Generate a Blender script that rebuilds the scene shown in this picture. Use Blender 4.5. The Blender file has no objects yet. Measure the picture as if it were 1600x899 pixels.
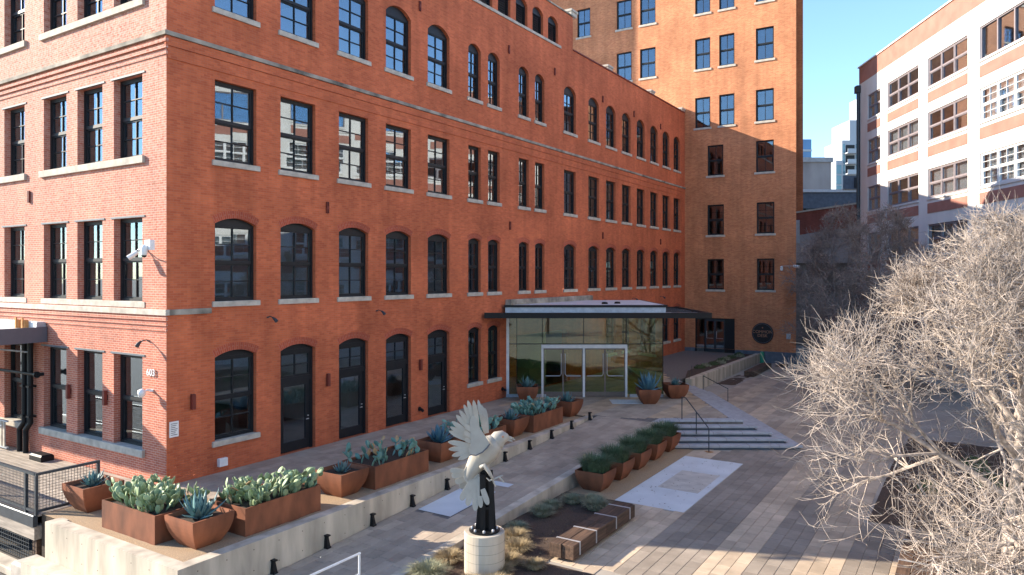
import bpy, math, random
from mathutils import Vector, Matrix
R = math.radians
random.seed(7)
scene = bpy.context.scene
COL = scene.collection
# ------------------------------------------------------------------ camera
F, CXP, HYP, CAMH = 1129.0, 800.0, 430.0, 5.9            # photo calibration (1600 px wide)
TH = math.atan(720 / 1129.0)
c_, s_ = math.cos(TH), math.sin(TH)
RV = Vector((c_, s_, 0)); FV = Vector((-s_, c_, 0))      # image right / view direction on the ground
CAM = Vector((19.0076, -11.8364, CAMH))
cd = bpy.data.cameras.new('camera'); cam = bpy.data.objects.new('camera', cd); COL.objects.link(cam)
cam.location = CAM; cam.rotation_euler = (R(90), 0, TH)
cd.sensor_width = 36; cd.lens = 36 * F / 1600; cd.shift_y = -(449.5 - HYP) / 1600; cd.clip_end = 3000; cd.clip_start = .1
scene.camera = cam
# ------------------------------------------------------------------ sky, sun, exposure
LD = Vector((1, .41, -.475)).normalized()                # the way sunlight travels
w = bpy.data.worlds.new('World'); scene.world = w; w.use_nodes = True
nt = w.node_tree; bg = nt.nodes['Background']; sk = nt.nodes.new('ShaderNodeTexSky')
sk.sky_type = 'NISHITA'; sk.sun_disc = False
sk.sun_elevation = math.asin(-LD.z); sk.sun_rotation = math.atan2(-LD.x, -LD.y)
sk.air_density = 1.0; sk.dust_density = .0; sk.ozone_density = 4.0
nt.links.new(sk.outputs[0], bg.inputs[0]); bg.inputs[1].default_value = .15
sl = bpy.data.lights.new('sun', 'SUN'); sl.energy = 5.0; sl.angle = R(.55); sl.color = (1, .88, .72)
so = bpy.data.objects.new('sun', sl); COL.objects.link(so); so.rotation_euler = LD.to_track_quat('-Z', 'Y').to_euler(); so.location = (-40, -40, 40)
vs = scene.view_settings; vs.view_transform = 'Standard'; vs.look = 'None'; vs.exposure = 1.42; vs.gamma = 1.0
scene.render.engine = 'CYCLES'
cy = scene.cycles; cy.use_denoising = True; cy.max_bounces = 7; cy.diffuse_bounces = 4; cy.glossy_bounces = 4
cy.transmission_bounces = 4; cy.transparent_max_bounces = 10; cy.caustics_reflective = True; cy.blur_glossy = .0; cy.caustics_refractive = False
cy.sample_clamp_indirect = 40

# ------------------------------------------------------------------ materials
MATS = {}
def nodes(name):
    m = bpy.data.materials.new(name); m.use_nodes = True; MATS[name] = m
    n = m.node_tree; return m, n, n.nodes['Principled BSDF']
def mat(name, col, rough=.7, var=.18, scale=6.0, bump=0.0, metal=0.0, objvar=0.0, spec=.4, stretch=None, detail=4):
    m, n, b = nodes(name); L = n.links
    b.inputs['Roughness'].default_value = rough; b.inputs['Metallic'].default_value = metal
    b.inputs['Specular IOR Level'].default_value = spec
    tc = n.nodes.new('ShaderNodeTexCoord'); mp = n.nodes.new('ShaderNodeMapping'); no = n.nodes.new('ShaderNodeTexNoise')
    if stretch: mp.inputs['Scale'].default_value = stretch
    no.inputs['Scale'].default_value = scale; no.inputs['Detail'].default_value = detail
    L.new(tc.outputs['Object'], mp.inputs[0]); L.new(mp.outputs[0], no.inputs['Vector'])
    r = n.nodes.new('ShaderNodeMapRange'); r.inputs[1].default_value = .3; r.inputs[2].default_value = .7
    r.inputs[3].default_value = 1 - var; r.inputs[4].default_value = 1 + var
    L.new(no.outputs[0], r.inputs[0])
    fac = r.outputs[0]
    if objvar:
        oi = n.nodes.new('ShaderNodeObjectInfo'); r2 = n.nodes.new('ShaderNodeMapRange')
        r2.inputs[3].default_value = 1 - objvar; r2.inputs[4].default_value = 1 + objvar
        L.new(oi.outputs['Random'], r2.inputs[0]); mu = n.nodes.new('ShaderNodeMath'); mu.operation = 'MULTIPLY'
        L.new(fac, mu.inputs[0]); L.new(r2.outputs[0], mu.inputs[1]); fac = mu.outputs[0]
    vm = n.nodes.new('ShaderNodeVectorMath'); vm.operation = 'SCALE'; vm.inputs[0].default_value = col
    L.new(fac, vm.inputs['Scale']); L.new(vm.outputs[0], b.inputs['Base Color'])
    if bump:
        bp = n.nodes.new('ShaderNodeBump'); bp.inputs['Strength'].default_value = bump; bp.inputs['Distance'].default_value = .02
        L.new(no.outputs[0], bp.inputs['Height']); L.new(bp.outputs[0], b.inputs['Normal'])
    return m
def brickmat(name, c1, c2, mortar, patch=(1, 1, 1), msize=.006, pale=None):
    m, n, b = nodes(name); L = n.links; N = n.nodes
    b.inputs['Roughness'].default_value = .85; b.inputs['Specular IOR Level'].default_value = .25
    uv = N.new('ShaderNodeUVMap'); uv.uv_map = 'UVMap'
    bt = N.new('ShaderNodeTexBrick'); bt.inputs['Scale'].default_value = 1
    bt.inputs['Brick Width'].default_value = .212; bt.inputs['Row Height'].default_value = .0682
    bt.inputs['Mortar Size'].default_value = msize; bt.inputs['Mortar Smooth'].default_value = .3; bt.inputs['Bias'].default_value = -.1
    bt.inputs['Color1'].default_value = (*c1, 1); bt.inputs['Color2'].default_value = (*c2, 1); bt.inputs['Mortar'].default_value = (*mortar, 1)
    L.new(uv.outputs[0], bt.inputs['Vector'])
    n1 = N.new('ShaderNodeTexNoise'); n1.inputs['Scale'].default_value = .35; n1.inputs['Detail'].default_value = 7; n1.inputs['Roughness'].default_value = .65
    L.new(uv.outputs[0], n1.inputs['Vector'])
    r = N.new('ShaderNodeMapRange'); r.inputs[1].default_value = .32; r.inputs[2].default_value = .68; r.inputs[3].default_value = .78; r.inputs[4].default_value = 1.2
    L.new(n1.outputs[0], r.inputs[0])
    # faint wear: short pale dashes of lime along the courses
    mp = N.new('ShaderNodeMapping'); mp.inputs['Scale'].default_value = (2.2, 14.7, 1); L.new(uv.outputs[0], mp.inputs[0])
    n2 = N.new('ShaderNodeTexNoise'); n2.inputs['Scale'].default_value = 1; n2.inputs['Detail'].default_value = 3; L.new(mp.outputs[0], n2.inputs['Vector'])
    r3 = N.new('ShaderNodeMapRange'); r3.inputs[1].default_value = .62; r3.inputs[2].default_value = .78; r3.inputs[4].default_value = .5
    L.new(n2.outputs[0], r3.inputs[0])
    mp5 = N.new('ShaderNodeMapping'); mp5.inputs['Scale'].default_value = (1.7, .16, 1); L.new(uv.outputs[0], mp5.inputs[0])
    n5 = N.new('ShaderNodeTexNoise'); n5.inputs['Scale'].default_value = 1; n5.inputs['Detail'].default_value = 6; n5.inputs['Roughness'].default_value = .6; L.new(mp5.outputs[0], n5.inputs['Vector'])
    r6 = N.new('ShaderNodeMapRange'); r6.inputs[1].default_value = .3; r6.inputs[2].default_value = .7; r6.inputs[3].default_value = .82; r6.inputs[4].default_value = 1.14; L.new(n5.outputs[0], r6.inputs[0])
    m6 = N.new('ShaderNodeMath'); m6.operation = 'MULTIPLY'; L.new(r.outputs[0], m6.inputs[0]); L.new(r6.outputs[0], m6.inputs[1])
    vm = N.new('ShaderNodeVectorMath'); vm.operation = 'SCALE'; L.new(bt.outputs['Color'], vm.inputs[0]); L.new(m6.outputs[0], vm.inputs['Scale'])
    mx = N.new('ShaderNodeMix'); mx.data_type = 'RGBA'; L.new(r3.outputs[0], mx.inputs[0]); L.new(vm.outputs[0], mx.inputs[6])
    mx.inputs[7].default_value = (*(pale or mortar), 1)
    out = mx.outputs[2]
    if pale:   # older, limewashed storeys: more bare lime the higher up, in patches
        n4 = N.new('ShaderNodeTexNoise'); n4.inputs['Scale'].default_value = 9; n4.inputs['Detail'].default_value = 3; L.new(uv.outputs[0], n4.inputs['Vector'])
        sx = N.new('ShaderNodeSeparateXYZ'); L.new(uv.outputs[0], sx.inputs[0])
        r4 = N.new('ShaderNodeMapRange'); r4.inputs[1].default_value = 3; r4.inputs[2].default_value = 14; r4.inputs[3].default_value = .05; r4.inputs[4].default_value = .52; L.new(sx.outputs[1], r4.inputs[0])
        mm = N.new('ShaderNodeMath'); mm.operation = 'MULTIPLY'; r5 = N.new('ShaderNodeMapRange'); r5.inputs[1].default_value = .35; r5.inputs[2].default_value = .62; L.new(n4.outputs[0], r5.inputs[0])
        L.new(r4.outputs[0], mm.inputs[0]); L.new(r5.outputs[0], mm.inputs[1])
        m2 = N.new('ShaderNodeMix'); m2.data_type = 'RGBA'; L.new(mm.outputs[0], m2.inputs[0]); L.new(out, m2.inputs[6]); m2.inputs[7].default_value = (*pale, 1)
        out = m2.outputs[2]
    L.new(out, b.inputs['Base Color'])
    bp = N.new('ShaderNodeBump'); bp.invert = True; bp.inputs['Strength'].default_value = .5; bp.inputs['Distance'].default_value = .01
    L.new(bt.outputs['Fac'], bp.inputs['Height']); L.new(bp.outputs[0], b.inputs['Normal'])
    return m
def glassmat(name, tint, ior, rough=0.0, base=0.0):
    m = bpy.data.materials.new(name); m.use_nodes = True; MATS[name] = m
    n = m.node_tree; N = n.nodes; L = n.links; N.remove(N['Principled BSDF'])
    lw = N.new('ShaderNodeLayerWeight'); lw.inputs[0].default_value = .5
    pw = N.new('ShaderNodeMath'); pw.operation = 'POWER'; L.new(lw.outputs['Facing'], pw.inputs[0]); pw.inputs[1].default_value = 3.6
    fr = N.new('ShaderNodeMapRange'); fr.inputs[3].default_value = ior; fr.inputs[4].default_value = .95; L.new(pw.outputs[0], fr.inputs[0])
    tr = N.new('ShaderNodeBsdfTransparent'); tr.inputs[0].default_value = (*tint, 1)
    gl = N.new('ShaderNodeBsdfGlossy'); gl.inputs['Roughness'].default_value = rough; gl.inputs[0].default_value = (.80, .91, 1, 1)
    mx = N.new('ShaderNodeMixShader'); L.new(fr.outputs[0], mx.inputs[0]); L.new(tr.outputs[0], mx.inputs[1]); L.new(gl.outputs[0], mx.inputs[2])
    # slow waviness of old panes
    tc = N.new('ShaderNodeTexCoord'); no = N.new('ShaderNodeTexNoise'); no.inputs['Scale'].default_value = 1.1; no.inputs['Detail'].default_value = 0
    L.new(tc.outputs['Object'], no.inputs['Vector'])
    bp = N.new('ShaderNodeBump'); bp.inputs['Strength'].default_value = .03; bp.inputs['Distance'].default_value = .01; L.new(no.outputs[0], bp.inputs['Height']); L.new(bp.outputs[0], gl.inputs['Normal'])
    L.new(mx.outputs[0], N['Material Output'].inputs[0])
    return m
def pavermat(name, use_obj):
    m, n, b = nodes(name); N = n.nodes; L = n.links
    if use_obj: s = N.new('ShaderNodeObjectInfo').outputs['Color']
    else:
        a = N.new('ShaderNodeAttribute'); a.attribute_name = 'Col'; s = a.outputs['Color']
    g = N.new('ShaderNodeNewGeometry'); no = N.new('ShaderNodeTexNoise'); no.inputs['Scale'].default_value = 1.3; no.inputs['Detail'].default_value = 9; no.inputs['Roughness'].default_value = .7
    L.new(g.outputs['Position'], no.inputs['Vector'])
    r = N.new('ShaderNodeMapRange'); r.inputs[1].default_value = .3; r.inputs[2].default_value = .7; r.inputs[3].default_value = .8; r.inputs[4].default_value = 1.2; L.new(no.outputs[0], r.inputs[0])
    n2 = N.new('ShaderNodeTexNoise'); n2.inputs['Scale'].default_value = .32; n2.inputs['Detail'].default_value = 6; n2.inputs['Distortion'].default_value = .8; L.new(g.outputs['Position'], n2.inputs['Vector'])
    r2 = N.new('ShaderNodeMapRange'); r2.inputs[1].default_value = .35; r2.inputs[2].default_value = .65; r2.inputs[3].default_value = .84; r2.inputs[4].default_value = 1.1; L.new(n2.outputs[0], r2.inputs[0])
    mm = N.new('ShaderNodeMath'); mm.operation = 'MULTIPLY'; L.new(r.outputs[0], mm.inputs[0]); L.new(r2.outputs[0], mm.inputs[1])
    vm = N.new('ShaderNodeVectorMath'); vm.operation = 'SCALE'; L.new(s, vm.inputs[0]); L.new(mm.outputs[0], vm.inputs['Scale']); L.new(vm.outputs[0], b.inputs['Base Color'])
    b.inputs['Roughness'].default_value = .8; b.inputs['Specular IOR Level'].default_value = .3
    return m
brickmat('brick_red', (.56, .145, .06), (.43, .098, .042), (.44, .16, .092), pale=None)
brickmat('brick_left', (.50, .15, .085), (.37, .095, .058), (.54, .35, .27), msize=.008, pale=(.63, .45, .37))
brickmat('brick_tower', (.57, .225, .10), (.43, .145, .064), (.54, .30, .18))
brickmat('brick_arch', (.42, .09, .042), (.34, .065, .034), (.40, .17, .12))
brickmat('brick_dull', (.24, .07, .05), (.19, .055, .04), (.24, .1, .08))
mat('frame', (.012, .014, .017), .5, .1, spec=.3)
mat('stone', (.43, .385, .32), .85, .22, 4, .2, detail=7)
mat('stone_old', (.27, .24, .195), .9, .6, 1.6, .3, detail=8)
mat('steel_lintel', (.10, .12, .14), .6, .2)
mat('concrete', (.47, .40, .31), .88, .34, 1.4, .15, stretch=(1.6, 1.6, .35), detail=8)
mat('concrete_grey', (.37, .37, .38), .8, .15, 3, .1)
mat('corten', (.20, .068, .031), .7, .38, 2.2, .06, detail=8, objvar=.15, stretch=(1.3, 1.3, .55))
mat('soil', (.045, .03, .02), .95, .5, 30, .6)
mat('mulch', (.075, .048, .033), .95, .6, 40, .8)
mat('gravel', (.36, .25, .15), .95, .35, 60, .8)
mat('black_metal', (.009, .009, .010), .5, .1, spec=.25)
mat('rail_metal', (.05, .06, .07), .5, .15, metal=.4)
mat('silver', (.55, .55, .57), .35, .06, metal=.6)
mat('white_metal', (.62, .62, .62), .4, .08)
mat('plastic_white', (.75, .74, .72), .4, .05)
mat('bird_white', (.37, .34, .29), .45, .12, 4, .03, detail=6)
mat('bird_grey', (.35, .325, .28), .5, .1, 3)
mat('bird_line', (.10, .10, .12), .5, .05)
mat('rust_red', (.16, .03, .02), .6, .2)
mat('rust_stain', (.42, .2, .07), .9, .3, 9)
mat('timber', (.092, .053, .034), .8, .55, 2.5, .3, objvar=.2, stretch=(6, .6, 6), detail=6)
mat('deck_wood', (.32, .27, .22), .85, .3, 3, .2, objvar=.15, stretch=(.5, 6, 6))
mat('bronze', (.16, .13, .115), .45, .1, metal=.4)
mat('strap', (.55, .56, .58), .35, .1, metal=.5)
mat('pad_white', (.60, .62, .62), .8, .10, 1.2, .05, detail=8)
mat('pad_worn', (.50, .46, .40), .85, .15, 3)
mat('leaf_litter', (.13, .09, .05), .9, .4, 20)
mat('cactus', (.24, .31, .16), .55, .15, 8, .1, objvar=.28)
mat('cactus_blue', (.13, .25, .20), .55, .15, 8, .1, objvar=.28)
mat('cactus_dry', (.42, .27, .14), .8, .2, 8, .1)
mat('agave', (.13, .24, .24), .5, .15, 5, objvar=.2)
mat('agave_blue', (.10, .22, .28), .5, .15, 5, objvar=.2)
mat('grass_green', (.085, .13, .065), .8, .3, 5)
mat('grass_dry', (.33, .25, .14), .9, .35, 5)
mat('grass_grey', (.24, .24, .15), .9, .35, 5)
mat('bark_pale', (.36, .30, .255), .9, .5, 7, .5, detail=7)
mat('bark_dark', (.23, .185, .165), .9, .3, 8, .3)  # darker colour carries the shade on the far bare trees; oak trunks share it
mat('foliage', (.07, .10, .035), .7, .3, 3)
mat('asphalt', (.14, .13, .12), .9, .2, 3)
mat('joint', (.16, .14, .125), .95, .2, 8)
mat('far_paving', (.34, .30, .25), .9, .15, 1)
mat('white_paint', (.62, .60, .57), .75, .10, .9, .05, detail=8, stretch=(1, 1, .3))
mat('stucco_red', (.33, .15, .115), .85, .15, 1.2, detail=7)
mat('mauve_frame', (.22, .19, .20), .6, .1)
mat('interior', (.16, .145, .13), .9, .2, 1)
mat('interior_light', (.42, .39, .34), .9, .1, 1)
mat('blind', (.62, .62, .60), .9, .06, 2)
mat('roof_membrane', (.62, .64, .66), .6, .1, 2)
mat('stucco_grey', (.30, .27, .26), .9, .3, .35, detail=6, stretch=(1, 1, .4))
mat('far_white', (.40, .43, .46), .7, .08)
mat('far_glass', (.10, .22, .27), .15, .15, .2, spec=.8)
mat('blue_glass', (.05, .15, .32), .15, .15, .2, spec=.8)
mat('sign_dark', (.012, .012, .014), .5, .05)
mat('sign_copper', (.42, .2, .11), .5, .1)
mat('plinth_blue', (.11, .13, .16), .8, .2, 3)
mat('green_box', (.03, .26, .15), .5, .1)
mat('mat_white', (.55, .56, .53), .9, .1, 8)
mat('galv', (.40, .43, .46), .5, .15, metal=.3)
glassmat('glass', (.80, .84, .86), .15)
glassmat('glass_far', (.86, .88, .9), .12); glassmat('glass_sunny', (.86, .88, .9), .34, .034)
glassmat('glass_green', (.76, .86, .64), .09)
pavermat('paver_obj', True); pavermat('paver_mesh', False)

# ------------------------------------------------------------------ mesh helpers
class MB:
    def __init__(s): s.v = []; s.f = []; s.c = []; s.uv = {}
    def poly(s, pts, uv=None):
        i = len(s.v); s.v += [tuple(p) for p in pts]; s.f.append(tuple(range(i, i + len(pts))))
        if uv: s.uv[len(s.f) - 1] = uv
    def box(s, x0, x1, y0, y1, z0, z1, bevel=0):
        i = len(s.v)
        s.v += [(x0,y0,z0),(x1,y0,z0),(x1,y1,z0),(x0,y1,z0),(x0,y0,z1),(x1,y0,z1),(x1,y1,z1),(x0,y1,z1)]
        s.f += [tuple(i + k for k in q) for q in ((0,3,2,1),(4,5,6,7),(0,1,5,4),(1,2,6,5),(2,3,7,6),(3,0,4,7))]
        return s
    def bbox(s, x0, x1, y0, y1, z0, z1, b=.02):          # box with chamfered top edges and corners
        i = len(s.v); P = []
        for z, k in ((z0, 0), (z1 - b, 0), (z1, b)):
            P += [(x0+k,y0+k,z),(x1-k,y0+k,z),(x1-k,y1-k,z),(x0+k,y1-k,z)]
        s.v += P
        for l in (0, 4):
            for k in range(4): s.f.append((i+l+k, i+l+(k+1)%4, i+l+4+(k+1)%4, i+l+4+k))
        s.f += [(i+8,i+9,i+10,i+11), (i+3,i+2,i+1,i)]
        return s
    def tube(s, pts, rad, n=6, cap=True):
        pts = [Vector(p) for p in pts]
        if not hasattr(rad, '__len__'): rad = [rad] * len(pts)
        rings = []; u = None
        for k, p in enumerate(pts):
            d = (pts[min(k+1, len(pts)-1)] - pts[max(k-1, 0)]).normalized()
            if u is None:
                u = d.cross(Vector((0, 0, 1)) if abs(d.z) < .9 else Vector((1, 0, 0))).normalized()
            else:
                u = (u - d * u.dot(d)); u = u.normalized() if u.length > 1e-5 else d.orthogonal().normalized()
            v = d.cross(u); i = len(s.v)
            for a in range(n):
                t = 2 * math.pi * a / n; s.v.append(tuple(p + (u * math.cos(t) + v * math.sin(t)) * rad[k]))
            rings.append(i)
        for k in range(len(rings) - 1):
            a, b = rings[k], rings[k+1]
            for j in range(n): s.f.append((a+j, a+(j+1) % n, b+(j+1) % n, b+j))
        if cap:
            s.f.append(tuple(rings[0] + j for j in reversed(range(n)))); s.f.append(tuple(rings[-1] + j for j in range(n)))
        return s
    def lathe(s, prof, n=16, cx=0, cy=0):
        i = len(s.v)
        for r, z in prof:
            for a in range(n): t = 2*math.pi*a/n; s.v.append((cx + r*math.cos(t), cy + r*math.sin(t), z))
        for k in range(len(prof)-1):
            for j in range(n): s.f.append((i+k*n+j, i+k*n+(j+1) % n, i+(k+1)*n+(j+1) % n, i+(k+1)*n+j))
        s.f.append(tuple(i + j for j in reversed(range(n)))); s.f.append(tuple(i + (len(prof)-1)*n + j for j in range(n)))
        return s
    def plate(s, outline, y0, y1):                      # outline of (x, z), extruded along y
        n = len(outline); i = len(s.v)
        s.v += [(x, y0, z) for x, z in outline] + [(x, y1, z) for x, z in outline]
        s.f.append(tuple(range(i, i+n))); s.f.append(tuple(reversed(range(i+n, i+2*n))))
        for k in range(n): s.f.append((i+(k+1) % n, i+k, i+n+k, i+n+(k+1) % n))
        return s
    def mesh(s, name, m, smooth=False, uv=False):
        me = bpy.data.meshes.new(name); me.from_pydata(s.v, [], s.f)
        if isinstance(m, str): m = MATS[m]
        me.materials.append(m)
        if uv:
            ul = me.uv_layers.new(name='UVMap'); me.update(); d = ul.data
            for p in me.polygons:
                cu = s.uv.get(p.index)
                nx, ny, nz = (abs(q) for q in p.normal)
                for k, li in enumerate(p.loop_indices):
                    if cu: d[li].uv = cu[k]; continue
                    q = me.vertices[me.loops[li].vertex_index].co
                    d[li].uv = (q.x, q.y) if nz > .8 else ((q.y, q.z) if nx > ny else (q.x, q.z))
        if smooth:
            me.polygons.foreach_set('use_smooth', [True] * len(me.polygons))
        me.update(); return me
def obj(name, me, parent=None, loc=(0,0,0), rot=(0,0,0), scale=None):
    o = bpy.data.objects.new(name, me); COL.objects.link(o); o.location = loc; o.rotation_euler = rot
    if scale: o.scale = scale
    if parent: o.parent = parent
    return o
def part(name, mb, m, parent=None, loc=(0,0,0), rot=(0,0,0), smooth=False, uv=False):
    return obj(name, mb.mesh(name, m, smooth, uv), parent, loc, rot)
def tag(o, label, cat=None, group=None, kind=None):
    if label: o['label'] = label
    if cat: o['category'] = cat
    if group: o['group'] = group
    if kind: o['kind'] = kind
    return o
def thing(name, label, cat, loc=(0,0,0), rz=0, group=None):
    return tag(obj(name, None, None, loc, (0, 0, rz)), label, cat, group)
def struct(name, mb, m, uv=False, parent=None, **k):
    o = part(name, mb, m, parent, uv=uv, **k)
    if not parent: o['kind'] = 'structure'
    return o
def RF(a, b, z=0): p = CAM + RV * a + FV * b; return Vector((p.x, p.y, z))     # image-right metres, depth metres
def proj(x, y, z):
    d = Vector((x, y, 0)) - Vector((CAM.x, CAM.y, 0)); Z = d.dot(FV)
    return CXP + F * d.dot(RV) / Z, HYP + F * (CAMH - z) / Z, Z
def text_mesh(s, size, depth, m, align='CENTER'):
    cu = bpy.data.curves.new('txt', 'FONT'); cu.body = s; cu.size = size; cu.extrude = depth; cu.align_x = align; cu.align_y = 'CENTER'
    o = bpy.data.objects.new('txt', cu); COL.objects.link(o)
    me = bpy.data.meshes.new_from_object(o.evaluated_get(bpy.context.evaluated_depsgraph_get()))
    bpy.data.objects.remove(o); me.materials.clear(); me.materials.append(MATS[m]); return me

# ------------------------------------------------------------------ ground levels
def z_lower(y): return -.8 if y < 17 else min(-.52, -.8 + (y - 17) * .25 / 26)
def z_ramp(y): return max(-.8, min(0, -.8 + .0485 * (y + 1)))
g = MB(); g.poly([(-900,-900,-1.45),(900,-900,-1.45),(900,900,-1.45),(-900,900,-1.45)])
struct('ground', g, 'asphalt')
# plaza bed under the lower pavers: sheet with the slope of the plaza, from the ramp kerb to the white building
g = MB()
ys = [-3.2, 17, 30, 43, 90]
for a, b in zip(ys, ys[1:]):
    g.poly([(8.3,a,z_lower(a)-.012),(60,a,z_lower(a)-.012),(60,b,z_lower(b)-.012),(8.3,b,z_lower(b)-.012)])
    if a >= 17: g.poly([(4.6,a,z_lower(a)-.012),(8.3,a,z_lower(a)-.012),(8.3,b,z_lower(b)-.012),(4.6,b,z_lower(b)-.012)])
g.poly([(5.7,-60,-.812),(70,-60,-.812),(70,-3.2,-.812),(5.7,-3.2,-.812)])
struct('plaza', g, 'far_paving')
# upper walk: closed slab along the facade up to the tower, bounded by wall, steps and terrace edge
A0 = (8.1, 16.2); TL = Vector((8.30, 16.30, 0)); TC = Vector((11.12, 18.0, 0)); TB = TC + FV * 11.3
up = [(0, -.02), (3.75, -.02), (3.75, 15.4), (5.75, 15.6), (8.12, 15.7), (TL.x, TL.y), (TC.x, TC.y), (TB.x, TB.y), (TB.x, 43.1), (0, 43.1)]
g = MB(); g.poly([(x, y, -.012) for x, y in up]); n = len(up)
for k in range(n):
    (xa, ya), (xb, yb) = up[k], up[(k+1) % n]
    g.poly([(xa,ya,-1.4),(xb,yb,-1.4),(xb,yb,-.012),(xa,ya,-.012)])
struct('upper_walk', g, 'joint')
# ramp bed
g = MB(); yr = [-12, -1, 15.65]
for a, b in zip(yr, yr[1:]):
    za, zb = z_ramp(a) - .012, z_ramp(b) - .012
    g.poly([(5.76,a,za),(8.12,a,za),(8.12,b,zb),(5.76,b,zb)])
ramp = struct('ramp', g, 'joint')
# kerb wall on the bed side of the ramp
g = MB()
for a, b in ((-.75, 15.7),):
    za, zb = z_ramp(a) + .004, z_ramp(b) + .004
    v = [(8.12,a,-1.2),(8.40,a,-1.2),(8.40,b,-1.2),(8.12,b,-1.2),(8.12,a,za),(8.40,a,za),(8.40,b,zb),(8.12,b,zb)]
    g.v += v; g.f += [(0,3,2,1),(4,5,6,7),(0,1,5,4),(1,2,6,5),(2,3,7,6),(3,0,4,7)]
tag(part('kerb_wall', g, 'concrete'), 'low concrete kerb wall between the paved ramp and the dry planting bed', 'wall')

# ------------------------------------------------------------------ pavers
LIGHT = (.48, .375, .27); DARK = (.275, .23, .185); MID = (.39, .315, .24); TAN = (.48, .355, .235)
PAVE_CACHE = {}
def paver_mesh(wd, ln):
    k = (round(wd, 2), round(ln, 2))
    if k not in PAVE_CACHE:
        PAVE_CACHE[k] = MB().bbox(0, k[0], 0, k[1], -.04, 0, .006).mesh('paver', 'paver_obj')
    return PAVE_CACHE[k]
def pave(parent, xs0, xs1, y0, y1, zf, colf, inside, limit, pw=.307, name='paver', slope=0.0):
    items = []; rnd = random.Random(hash((xs0, y0)) & 999)
    nx = int(round((xs1 - xs0) / pw)); pw = (xs1 - xs0) / nx
    for i in range(nx):
        x = xs0 + i * pw; y = y0 - rnd.random() * .6
        while y < y1:
            ln = rnd.choice((.42, .56, .72)); a, b = max(y, y0), min(y + ln, y1)
            y += ln
            if b - a < .08 or not inside(x + pw/2, (a+b)/2): continue
            px, py, Z = proj(x + pw/2, (a+b)/2, zf((a+b)/2))
            vis = Z > 1 and -20 < px < 1620 and py < 925
            items.append((Z if vis else 1e6 + Z, x, a, b, pw))
    items.sort(); st = MB(); cols = []
    for k, (Z, x, a, b, pw_) in enumerate(items):
        cb = colf(x + pw_/2, (a+b)/2); q = rnd.uniform(.86, 1.12); cc = [v * q for v in cb]
        if k < limit and Z < 1e6:
            o = obj(name, paver_mesh(pw_ - .008, b - a - .008), parent, (x + .004, a + .004, zf(a + .004) + rnd.uniform(0, .002)), (math.atan(slope), 0, 0))
            o.color = (*cc, 1)
        elif Z < 1e6 or Z < 1e6 + 9:
            za, zb = zf(a), zf(b); e = .004
            st.poly([(x+e,a+e,za),(x+pw_-e,a+e,za),(x+pw_-e,b-e,zb),(x+e,b-e,zb)]); cols.append(cc)
            for (p, q2, r_, s2) in (((x+e,a+e),(x+pw_-e,a+e),za,za), ((x+pw_-e,a+e),(x+pw_-e,b-e),za,zb), ((x+e,b-e),(x+e,a+e),zb,za)):
                st.poly([(*p, r_-.03), (*q2, s2-.03), (*q2, s2), (*p, r_)]); cols.append(cc)
    if st.f:
        me = st.mesh('paving_field', 'paver_mesh'); ca = me.color_attributes.new('Col', 'FLOAT_COLOR', 'CORNER')
        for p in me.polygons:
            for li in p.loop_indices: ca.data[li].color = (*cols[p.index], 1)
        o = obj('paving_field', me, parent); o['kind'] = 'stuff'
PLAZA = bpy.data.objects['plaza']; UPPER = bpy.data.objects['upper_walk']
def low_col(x, y):
    if y > 17.5:
        k = math.floor((x - 13.71) / .92); return LIGHT if k % 2 == 0 else MID
    if x < 12.17: return LIGHT if (y < 14.2 or x < 10.95) else DARK
    if x < 13.71: return DARK
    return LIGHT if math.floor((x - 13.71) / .92) % 2 == 0 else DARK
RVn = Vector((RV.y, -RV.x))
def on_terrace(x, y):
    d = Vector((x, y, 0)) - TC
    return d.dot(RV) < 1.75 and d.dot(FV) > -1.7
def low_in(x, y):
    if on_terrace(x, y): return False
    if 10.0 < x < 12.15 and 7.93 < y < 14.2: return False
    if x < 10.0 and y < 15.4: return False
    if y < 2.85 and x < 12.6: return False
    if 16.55 < x and 9.9 < y < 22: return False
    if 18.2 < x and 4.4 < y <= 9.9: return False
    return True
pave(PLAZA, 10.0, 20.0 - .1, -1.0, 17.0, z_lower, low_col, low_in, 290)
pave(PLAZA, 5.7, 17.0, 17.0, 52.0, z_lower, low_col, lambda x, y: low_in(x, y) and not (x < 7.2 and y < 44) and not (x < 8.4 and y > 42.8), 0)
pave(ramp, 5.765, 8.115, -6.0, 15.6, z_ramp, lambda x, y: MID, lambda x, y: not (6.05 < x < 7.25 and 3.55 < y < 5.85), 240, slope=.0485 * .999)
def in_up(x, y):
    if y < 15.5: return x < 3.75
    d = Vector((x, y, 0)) - TC; e = Vector((x, y, 0)) - TL
    if d.dot(RV) > -.35 or e.dot(FV) < .3: return False
    if x > TB.x + .0 and y > TB.y: return False
    if y > 27.5 and x > 3.9 - (y - 27.5) * .02 and x > 5.4 - (y - 27.5) * .25: return False
    return True
def up_col(x, y):
    if y < 15.5: return MID
    k = math.floor((x + .35) / 1.15); return (TAN, MID, MID)[k % 3] if y > 22 else (MID, TAN, MID)[k % 3]
pave(UPPER, 0.0, 11.0, 0.0, 43.05, lambda y: 0.0, up_col, in_up, 0)

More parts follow.
